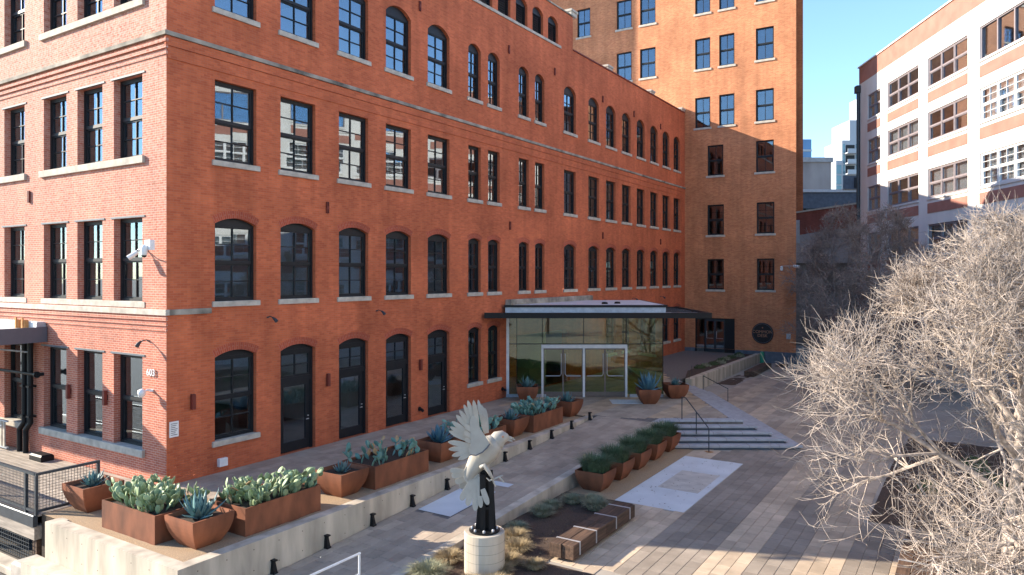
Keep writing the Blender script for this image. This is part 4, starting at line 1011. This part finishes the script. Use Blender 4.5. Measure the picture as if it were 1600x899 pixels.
# ------------------------------------------------------------------ wall fittings
def sconce(fr, u, z, label):
    rot = Matrix.Rotation(fr[1], 4, 'Z'); t = thing('wall_sconce', label, 'wall light', rot @ Vector((u, 0, z)), fr[1], 'rust-red box sconces on the brick walls')
    obj('body', cached('sco', lambda: MB().bbox(-.055, .055, -.13, -.03, -.22, .22, .01).mesh('body', 'rust_red')), t); obj('bracket', cached('scb', lambda: MB().box(-.035, .035, -.03, 0, -.08, .08).mesh('bracket', 'black_metal')), t)
for u, z, lb in ((.77, 2.25, 'between the building corner and the arched ground window'), (5.95, 2.25, 'between the first and second arched doors'), (10.95, 2.25, 'between the third and fourth arched doors')): sconce(LONG, u, z, 'narrow rust-red sconce ' + lb)
for u, lb in ((-5.2, 'on the pier beside the black downpipes'), (-3.05, 'on the pier nearer the house number')): sconce(LEFT, u, 2.2, 'narrow rust-red box sconce ' + lb)
def goose(fr, u, z, label):
    rot = Matrix.Rotation(fr[1], 4, 'Z'); t = thing('gooseneck_lamp', label, 'wall light', rot @ Vector((u, 0, z)), fr[1], 'small gooseneck spotlights')
    obj('arm', cached('gsa', lambda: MB().tube([(0, 0, 0), (0, -.08, .03), (0, -.18, .02), (.0, -.26, -.03)], .016, 6).lathe([(.05, -.02), (.05, .02)], 8).mesh('arm', 'rail_metal')), t)
    obj('lamp_head', cached('gsh', lambda: MB().tube([(0, -.24, .0), (.02, -.32, -.06), (.04, -.38, -.13)], [.03, .05, .06], 8).mesh('lamp_head', 'rail_metal')), t)
goose(LONG, 3.45, 4.55, 'small dark gooseneck spotlight above the gap beside the first arched door'); goose(LONG, 8.45, 4.55, 'small dark gooseneck spotlight above the gap between the second and third doors'); goose(LEFT, -.85, 4.02, 'small dark gooseneck spotlight above the house number')
for y, lb in ((28.4, 'nearer the glass roof'), (32.8, 'halfway to the tower corner'), (37.8, 'nearest the tower corner')): goose(LONG, y, 4.35, 'small dark gooseneck spotlight over the canopy, ' + lb)
# security cameras
def ptz(loc, rz, label):
    t = thing('security_camera', label, 'camera', loc, rz, 'security cameras')
    part('bracket', MB().lathe([(.06, -.02), (.06, .02)], 8).tube([(0, 0, 0), (0, -.25, 0), (.55, -.4, 0)], .018, 6), 'galv', t)
    part('dome_camera', MB().lathe([(.02, -.2), (.07, -.17), (.085, -.1), (.09, 0), (.08, .08), (.03, .12)], 12, .6, -.42), 'plastic_white', t, smooth=True)
    part('lens', MB().lathe([(.01, -.235), (.055, -.215), (.068, -.17)], 10, .6, -.42), 'black_metal', t)
    part('junction_box', MB().bbox(.5, .78, -.36, -.22, -.02, .26, .02), 'plastic_white', t)
    part('bullet_camera', MB().tube([(-.06, -.22, -.06), (-.2, -.42, -.24)], [.065, .075], 10).tube([(0, -.06, 0), (-.08, -.2, -.04)], .02, 6), 'plastic_white', t)
ptz((-.98, 0, 6.62), 0, 'white dome and bullet cameras on a bracket at the building corner')
t = thing('security_camera', 'small white dome camera under the house number', 'camera', (-.72, 0, 2.62), 0, 'security cameras')
part('arm', MB().tube([(.05, 0, 0), (.03, -.15, .02), (0, -.25, 0)], .03, 8).lathe([(.06, -.03), (.06, .03)], 8, .05, -.02), 'plastic_white', t); part('dome', MB().lathe([(.02, -.17), (.09, -.13), (.11, -.04), (.1, .03), (.03, .07)], 14, -.02, -.28), 'plastic_white', t, smooth=True)
t = thing('security_camera', 'white bullet camera on the tower edge by the bare trees', 'camera', (7.3, 43.1, 6.55), 0, 'security cameras')
part('arm', MB().tube([(0, 0, 0), (0, -.2, 0), (.9, -.3, 0)], .02, 6), 'galv', t); part('bullet', MB().tube([(.85, -.3, 0), (1.25, -.42, -.06)], [.1, .11], 10), 'plastic_white', t); part('dome', MB().lathe([(.03, -.35), (.1, -.3), (.1, -.05), (.05, 0)], 10, .0, -.16), 'plastic_white', t)
t = thing('house_number', 'white metal house number 603 on the brick wall near the corner', 'sign', (-.70, -.02, 3.12)); obj('digits', text_mesh('603', .28, .012, 'plastic_white'), t, (0, -.015, 0), (R(90), 0, 0))
t = thing('notice_plate', 'white notice plate on the brick wall just around the corner', 'sign', (.0, .22, 1.55), R(90))
part('plate', MB().bbox(-.14, .14, -.02, -.002, -.22, .22, .004), 'plastic_white', t)
q = MB()
for k in range(7): q.box(-.1, .1 - .03*(k % 3), -.0225, -.0205, .15 - k*.052, .165 - k*.052)
part('printed_line', q, 'frame', t)
tag(part('vent_box', MB().bbox(-.14, .14, -.12, 0, 0, .24, .01).box(-.11, .11, -.125, -.12, .03, .05).box(-.11, .11, -.125, -.12, .09, .11).box(-.11, .11, -.125, -.12, .15, .17), 'plastic_white', None, (0, 1.75, .18), (0, 0, R(90))), 'small white vent box low on the brick wall under the arched window', 'vent')
for y, lb in ((10.95, 'between the third and fourth arched doors'), (17.1, 'next to the glass entrance jamb')):
    t = thing('fire_connection', 'small black pipe connection low on the brick wall ' + lb, 'pipe', (0, y, .45), R(90), 'black wall pipe connections')
    part('flange', MB().tube([(0, 0, 0), (0, -.03, 0)], .09, 12), 'black_metal', t); part('nozzle', MB().tube([(0, -.03, 0), (0, -.14, -.03), (0, -.2, -.08)], [.06, .055, .065], 10), 'black_metal', t)

# ------------------------------------------------------------------ left side: canopy, pipes, boardwalk, railing
CN = thing('steel_canopy', 'dark steel canopy with pale top over the boardwalk', 'canopy', (-6.65, 0, 3.7))
part('beam', MB().box(-.09, 0, -3.0, -.02, 0, .5), 'bird_line', CN); part('beam', MB().box(-9, -.09, -3.0, -2.9, 0, .5), 'bird_line', CN)
part('deck', MB().bbox(-9, -.09, -2.9, -.02, .38, .44, .01), 'white_metal', CN); part('gutter', MB().bbox(-9, -.1, -.3, -.02, .44, .66, .03), 'galv', CN)
for x in (-1.2, -.75): part('clamp', MB().bbox(x-.12, x+.12, -.42, -.3, .44, .72, .02).box(x-.05, x+.05, -.46, -.42, .44, .8), 'rust_stain', CN)
for x in (-1.6, -4.5, -7.4): part('rafter', MB().box(x-.06, x+.06, -2.9, -.02, .08, .38), 'bird_line', CN)
part('soffit_strut', MB().tube([(-.9, -.05, -.4), (-2.4, -2.6, .1)], .03, 6), 'galv', CN)
for x, lb in ((-7.62, 'nearer the corner'), (-8.05, 'farther from the corner')):
    t = thing('downpipe', 'black downpipe on the brick pier under the canopy, ' + lb, 'pipe', (x, -.14, -.05), 0, 'black downpipes')
    part('pipe', MB().tube([(.1, 0, 3.75), (.1, 0, 1.0), (-.12, -.05, .75), (-.12, -.05, 0)], .085, 10), 'black_metal', t); part('clip', MB().box(.0, .2, -.1, .14, 2.2, 2.26).box(.0, .2, -.1, .14, 1.2, 1.26), 'black_metal', t)
tag(part('conduit', MB().tube([(-7.84, -.08, 3.7), (-7.84, -.08, 1.1), (-7.95, -.1, .8), (-7.95, -.1, .0)], .03, 8), 'rail_metal'), 'thin conduit between the two black downpipes', 'pipe')
t = thing('pipe_rail', 'horizontal black pipe with flanged end fixed to the brick pier', 'pipe', (-7.0, -.2, 2.62)); part('pipe', MB().tube([(0, 0, 0), (-3, -.15, .02), (-7, -.35, .05)], .05, 8), 'black_metal', t); part('flange', MB().tube([(.0, .0, 0), (.08, 0, 0)], .11, 10).box(-.02, .1, -.03, .2, -.05, .05), 'black_metal', t)
t = thing('fence_panel', 'pale striped panel with a white strut against the wall under the canopy', 'panel', (-9.6, -.35, -.05))
for k in range(8): part('slat', MB().box(-.9 + k*.22, -.78 + k*.22, -.02, .02, .1, .95), 'stone', t)
part('rail', MB().box(-.95, .95, -.035, .035, .95, 1.0).box(-.95, .95, -.035, .035, .05, .1), 'galv', t); part('strut', MB().tube([(.75, -.1, .85), (-.2, -.6, .02)], .025, 6), 'plastic_white', t)
tag(part('rubber_block', MB().bbox(-.38, .38, -.2, .2, 0, .2, .05), 'black_metal', None, (-6.3, -.35, -.05)), 'dark block lying on the boardwalk against the brick wall', 'block')
BW = thing('boardwalk', 'weathered wooden boardwalk along the sunlit brick front', 'boardwalk', (-.55, -3.1, -.05))
for k in range(16):
    y = .05 + k*.19; nb = 4; cuts = [-15.4] + sorted(random.uniform(-14, -2) for _ in range(2)) + [0]
    for a, b in zip(cuts, cuts[1:]): part('plank', MB().bbox(a+.003, b-.003, y, y+.183, -.05, 0 - random.uniform(0, .006), .006), 'deck_wood', BW)
part('edge_beam', MB().bbox(-15.4, .0, -.06, .05, -.28, .0, .02), 'rail_metal', BW)
part('timber_beam', MB().bbox(-15.4, -.02, -.02, .22, -.62, -.28, .02), 'deck_wood', BW)
part('joist', MB().box(-15.4, .1, .3, 3.0, -.4, -.06), 'soil', BW)
for k in range(6): part('support_post', MB().box(-.3 - k*2.9, -.08 - k*2.9, .06, .26, -1.4, -.62), 'timber', BW)
g = MB()
for k in range(44): g.box(-.35 - k*.12, -.335 - k*.12, -.012, .0, -1.2, -.66)
for k in range(6): g.box(-5.6, -.3, -.014, -.002, -.66 - k*.1, -.645 - k*.1)
part('lower_mesh', g, 'rail_metal', BW)
tag(part('concrete_sill', MB().bbox(-16, -.35, -3.62, -3.22, -1.4, -1.22, .03), 'concrete'), 'worn concrete sill along the foot of the boardwalk', 'ledge')
tag(part('stone_block', MB().bbox(-.42, .2, -3.7, -3.1, -1.4, -.95, .06), 'stone'), 'chipped pale block where the boardwalk meets the retaining wall', 'block')
t = thing('rail_track_edge', 'dark iron grate frame on the ground below the boardwalk', 'grate', (-3.5, -4.6, -1.44))
for k in range(7): part('bar', MB().box(-4, 3.4, k*.14-.03, k*.14+.03, 0, .06), 'rust_red', t)
part('side', MB().box(-4.0, -3.9, -.1, 1, 0, .09).box(3.4, 3.5, -.1, 1, 0, .09), 'rust_red', t)
def railing(origin, rz, L, label, posts):
    t = thing('mesh_railing', label, 'railing', origin, rz, 'black mesh railings of the boardwalk')
    part('top_rail', MB().box(-.03, L+.03, -.04, .04, .98, 1.04), 'rail_metal', t); part('bottom_rail', MB().box(.0, L, -.03, .03, .06, .12), 'rail_metal', t)
    for x in posts: part('post', MB().box(x-.035, x+.035, -.035, .035, 0, .98), 'rail_metal', t)
    g = MB(); n = int(L/.075)
    for k in range(1, n): g.box(k*L/n-.004, k*L/n+.004, -.004, .004, .12, .98)
    for k in range(1, 12): g.box(0, L, -.009, -.004, .12 + k*.072-.004, .12 + k*.072+.004)
    part('mesh_infill', g, 'rail_metal', t)
railing((-.55, -3.08, -.05), R(90), 1.5, 'short black mesh railing returning towards the brick wall', (0, 1.5))
railing((-.62, -3.08, -.05), R(180), 12, 'black mesh railing along the outer edge of the boardwalk', (.45, 3.2, 6, 9, 12))

# ------------------------------------------------------------------ bare trees
def bare_tree(loc, H, rad, seed, label, m, n1=8, dens=1.0, fork=.24, tr=.17, low=.15, name='bare_tree', tw=.0085, group=None):
    rn = random.Random(seed); t = thing(name, label, 'tree', loc, 0, group); tk = MB(); cr = MB()
    cz = H*.46; pat = rn.uniform(0, 6)
    def inside(p):
        rho = math.hypot(p.x, p.y)/rad/(1 + .12*math.sin(3*math.atan2(p.y, p.x) + pat))
        if p.z > cz: return p.z < H and rho < 1.04 - ((p.z-cz)/(H-cz))**1.12
        e = (cz-p.z)/(cz - H*low); return rho*rho + e*e < 1.05
    def wander(p, d, L, n, up, j):
        pts = [p.copy()]; d = d.copy()
        for k in range(n):
            d = (d + Vector((rn.gauss(0, j), rn.gauss(0, j), rn.gauss(0, j) + up))).normalized(); p = p + d*L/n; pts.append(p.copy())
        return pts, d
    # trunk
    tp, d = wander(Vector((0, 0, -.15)), Vector((0, 0, 1)), H*.72, 9, .2, .05)
    tk.tube(tp, [tr*(1-.085*k) * (1.25 if k == 0 else 1) for k in range(10)], 10)
    def twig(p, d, L, r):
        pts, dd = wander(p, d, L, 3, .08, .26); cr.tube(pts, [r, r*.8, r*.55, r*.3], 3, False); return pts
    def br(p, d, L, r, lv):
        n = 5 if lv < 3 else 4
        pts, dd = wander(p, d, L, n, .05 if lv < 2 else .04, .16 + .03*lv)
        k = len(pts)
        while k > 2 and not inside(pts[k-1]): k -= 1
        pts = pts[:max(k, 2)]
        rr = [max(tw*.6, r*(1-.75*i/n)) for i in range(len(pts))]
        (tk if lv <= 1 else cr).tube(pts, rr, 7 if lv <= 1 else (5 if lv == 2 else 4), False)
        nc = {1: 9, 2: 8, 3: 8}.get(lv, 0)
        nc = int(nc*dens + rn.random())
        for c in range(nc):
            f = rn.uniform(.22, 1) if lv < 3 else rn.uniform(.05, 1); i = min(int(f*(len(pts)-1)), len(pts)-2); q = pts[i].lerp(pts[i+1], f*(len(pts)-1)-i)
            ax = (pts[i+1]-pts[i]).normalized(); o = ax.orthogonal().normalized(); o.rotate(Matrix.Rotation(rn.uniform(0, 6.283), 3, ax)); ang = R(rn.uniform(28, 72))
            nd = ax*math.cos(ang) + o*math.sin(ang)
            if lv < 3: br(q, nd, L*rn.uniform(.42, .68)*(1.1-.35*f), rr[i]*.6, lv+1)
            else:
                P = twig(q, nd, L*rn.uniform(.45, .9), tw)
                for e in range(2 if rn.random() < .75*dens else 1):
                    i2 = rn.randrange(1, 3); o2 = Vector((rn.gauss(0, 1), rn.gauss(0, 1), rn.gauss(0, 1))).normalized()
                    twig(P[i2], ((P[i2+1]-P[i2]).normalized()*.8 + o2*.7).normalized(), L*rn.uniform(.25, .5), tw*.75)
    for k in range(n1):
        f = k/(n1-1); h = fork + (1-fork)*f; i = min(int(h*9), 8); p = tp[i].lerp(tp[i+1], h*9-i)
        az = k*2.4 + rn.uniform(-.3, .3); el = R(8 + 66*f + rn.uniform(-6, 6))
        nd = Vector((math.cos(az)*math.cos(el), math.sin(az)*math.cos(el), math.sin(el)))
        br(p, nd, rad*(1.0-.42*f)*rn.uniform(.9, 1.08), tr*.5*(1-.4*f), 1)
    part('trunk', tk, m, t, smooth=True); part('crown', cr, m, t)
    return t
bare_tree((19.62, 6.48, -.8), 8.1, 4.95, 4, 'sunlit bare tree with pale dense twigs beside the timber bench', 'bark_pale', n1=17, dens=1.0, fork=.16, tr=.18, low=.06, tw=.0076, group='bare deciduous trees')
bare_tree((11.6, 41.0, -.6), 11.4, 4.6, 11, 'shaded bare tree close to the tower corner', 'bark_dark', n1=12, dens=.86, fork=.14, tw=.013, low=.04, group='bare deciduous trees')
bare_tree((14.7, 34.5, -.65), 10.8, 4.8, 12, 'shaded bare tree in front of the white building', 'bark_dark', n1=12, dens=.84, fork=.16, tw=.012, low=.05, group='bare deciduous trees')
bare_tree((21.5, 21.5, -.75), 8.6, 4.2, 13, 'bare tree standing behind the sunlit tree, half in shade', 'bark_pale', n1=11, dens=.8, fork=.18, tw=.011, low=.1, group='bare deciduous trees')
# planter wall and shrubs at the right
tag(part('seat_wall', MB().bbox(19.0, 24, 3.9, 4.35, -1, -.42, .02), 'stone'), 'low pale stone wall at the foot of the sunlit bare tree', 'wall')
# low shrubs in the beds
def shrub(loc, r, n, m, label, seed, group, sz=.05, fl=.7):
    rn = random.Random(seed); g = MB()
    for k in range(n):
        d = Vector((rn.gauss(0, 1), rn.gauss(0, 1), abs(rn.gauss(0, 1)))).normalized()*r*rn.random()**.4; d.z *= fl
        u = Vector((rn.gauss(0, 1), rn.gauss(0, 1), rn.gauss(0, 1))).normalized(); v = u.orthogonal().normalized(); s = sz*rn.uniform(.6, 1.3)
        g.poly([d - u*s, d + v*s*.5, d + u*s, d - v*s*.5])
    return tag(part('low_shrub', g, m, None, loc), label, 'shrub', group)
rn = random.Random(31)
for k in range(9):
    y = 33 + k*1.1; shrub((4.75 + rn.uniform(-.3, .3), y, .0), .38, 260, 'grass_grey' if k % 2 else 'foliage', ('pale' if k % 2 else 'dark green') + ' low shrub in the upper bed by the tower', 200+k, 'low shrubs by the tower')
for k in range(7): shrub((17.4 + rn.uniform(0, 4), 11 + k*1.4, -.75), .5, 300, 'foliage', 'dark low shrub in the shaded bed behind the sunlit tree', 300+k, 'low shrubs behind the sunlit tree', .06)

# ------------------------------------------------------------------ alley and far buildings
def rbox(parent, name, m, X0, X1, Z0, Z1, z0, z1, uv=False, base=(0, 0)):
    return part(name, MB().box(X0-base[0], X1-base[0], Z0-base[1], Z1-base[1], z0, z1), m, parent, uv=uv)
def far(name, label, X, Z, cat='building'): return thing(name, label, cat, RF(X, Z, 0), TH)
b = far('brick_wing', 'low shaded brick wing with sloping parapet at the end of the alley', 24, 66)
g = MB(); X0, X1 = -.4, 8.0
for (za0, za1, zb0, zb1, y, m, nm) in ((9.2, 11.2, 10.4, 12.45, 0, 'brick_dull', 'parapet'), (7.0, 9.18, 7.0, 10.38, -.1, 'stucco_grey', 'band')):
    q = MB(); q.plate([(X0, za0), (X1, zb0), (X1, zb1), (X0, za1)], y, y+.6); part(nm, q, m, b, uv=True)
q = MB(); q.plate([(X0, 11.2), (X1, 12.45), (X1, 12.6), (X0, 11.35)], -.15, .7); part('coping', q, 'stone', b)
part('wall', MB().box(X0, X1, .3, 1, -1.4, 7.0), 'interior', b); part('panel', MB().box(.1, 2.2, -.2, -.1, 8.8, 10.9), 'concrete_grey', b)
b = far('skybridge', 'grey concrete skybridge with dark glazing crossing behind the tower', 30, 76)
part('deck', MB().box(-4, 10, 0, 3, 12.9, 14.6), 'plinth_blue', b); part('roof_edge', MB().box(-4, 10, -.2, 3.2, 14.6, 14.9), 'white_metal', b); part('glazing', MB().box(-4, 10, .3, 2.8, 9.5, 12.9), 'far_glass', b)
for k in range(6): part('mullion', MB().box(-3.6 + k*2.2, -3.45 + k*2.2, .1, .3, 9.5, 12.9), 'frame', b)
part('hanging_sign', MB().box(4.7, 8.5, -.4, -.2, 14.9, 16.3), 'plinth_blue', b); part('window', MB().box(5.8, 6.3, -.45, -.4, 15.0, 16.1), 'frame', b)
b = far('stucco_building', 'plain grey stucco building above the skybridge', 34, 96)
part('wall', MB().box(-8, 8.4, 0, 12, -1, 20.9), 'stucco_grey', b); part('coping', MB().box(-8.1, 8.6, -.2, 12, 20.9, 21.5), 'concrete_grey', b)
b = far('high_rise', 'white residential high-rise with stacked balconies far behind', 97, 215)
for x0, x1, h in ((-2.6, -.6, 31), (-.6, 1.2, 40), (1.2, 3.5, 46), (3.5, 9, 52), (9, 13, 60), (13, 20, 62)):
    part('tower_block', MB().box(x0, x1, 0, 12, -1, h), 'far_white', b)
for k in range(18):
    z = 5 + k*3.1
    for x0, x1, h in ((-2.3, -.8, 31), (-.4, 1.0, 40), (5.8, 7.4, 52), (10.6, 11.8, 58)):
        if z + 2.4 < h: part('window', MB().box(x0, x1, -.12, -.05, z, z + 2.6), 'far_glass', b)
    for x0, x1 in ((1.5, 2.0), (5.3, 5.7), (7.5, 7.9), (10.4, 10.6)):
        if z < 44: part('window', MB().box(x0, x1, -.12, -.05, z, z + 2.7), 'far_glass', b)
    for x0, x1 in ((2.0, 5.2), (8.0, 10.4), (12.2, 15.5)):
        if z < (44 if x0 < 3 else 51):
            part('balcony', MB().box(x0, x1, -2.0, 0, z - .35, z).box(x0, x1, -2.05, -1.95, z, z + 1.0), 'far_white', b); part('window', MB().box(x0 + .3, x1 - .3, -.1, -.04, z + .1, z + 2.4), 'frame', b)
b = far('glass_tower', 'distant blue glass office tower beside the brick tower edge', 124, 320)
part('curtain_wall', MB().box(-12, 8.6, 0, 20, -1, 66), 'blue_glass', b)
for k in range(12): part('floor_band', MB().box(-12, 8.7, -.25, -.05, 10 + k*4.6, 10.9 + k*4.6), 'far_white', b)
# trees and a low tan building behind the camera: seen only mirrored in the entrance glass
def leafy(loc, H, r, seed, label):
    rn = random.Random(seed); t = thing('live_oak', label, 'tree', loc, 0, 'live oaks across the plaza'); tk = MB()
    tk.tube([(0, 0, -.3), (.1, 0, H*.3), (.0, .15, H*.55), (0, .1, H*.8)], [.28, .2, .14, .06], 8)
    for k in range(6): a = k*1.05; tk.tube([(0, .05, H*.32 + k*.2), (math.cos(a)*r*.4, math.sin(a)*r*.4, H*.55), (math.cos(a)*r*.75, math.sin(a)*r*.75, H*.72)], [.11, .08, .03], 6)
    part('trunk', tk, 'bark_dark', t); g = MB(); cl = [Vector((rn.gauss(0, .45)*r, rn.gauss(0, .45)*r, H*.66 + rn.gauss(0, .15)*H)) for _ in range(40)]
    for k in range(3500):
        p = rn.choice(cl) + Vector((rn.gauss(0, .3), rn.gauss(0, .3), rn.gauss(0, .22)))*r*.42; u = Vector((rn.gauss(0, 1), rn.gauss(0, 1), rn.gauss(0, 1))).normalized(); v = u.orthogonal().normalized()
        g.poly([p - u*.09, p + v*.05, p + u*.09, p - v*.05])
    part('crown', g, 'foliage', t)
for i, (X, Z) in enumerate(((-3, -9), (4, -13), (10, -8), (16, -14))):
    leafy(RF(X, Z, -.8), 6.5, 2.8, 400+i, 'evergreen oak across the plaza mirrored in the entrance glass')
print('objects', len(bpy.data.objects), 'tris', sum(len(p.vertices)-2 for m in bpy.data.meshes for p in m.polygons))
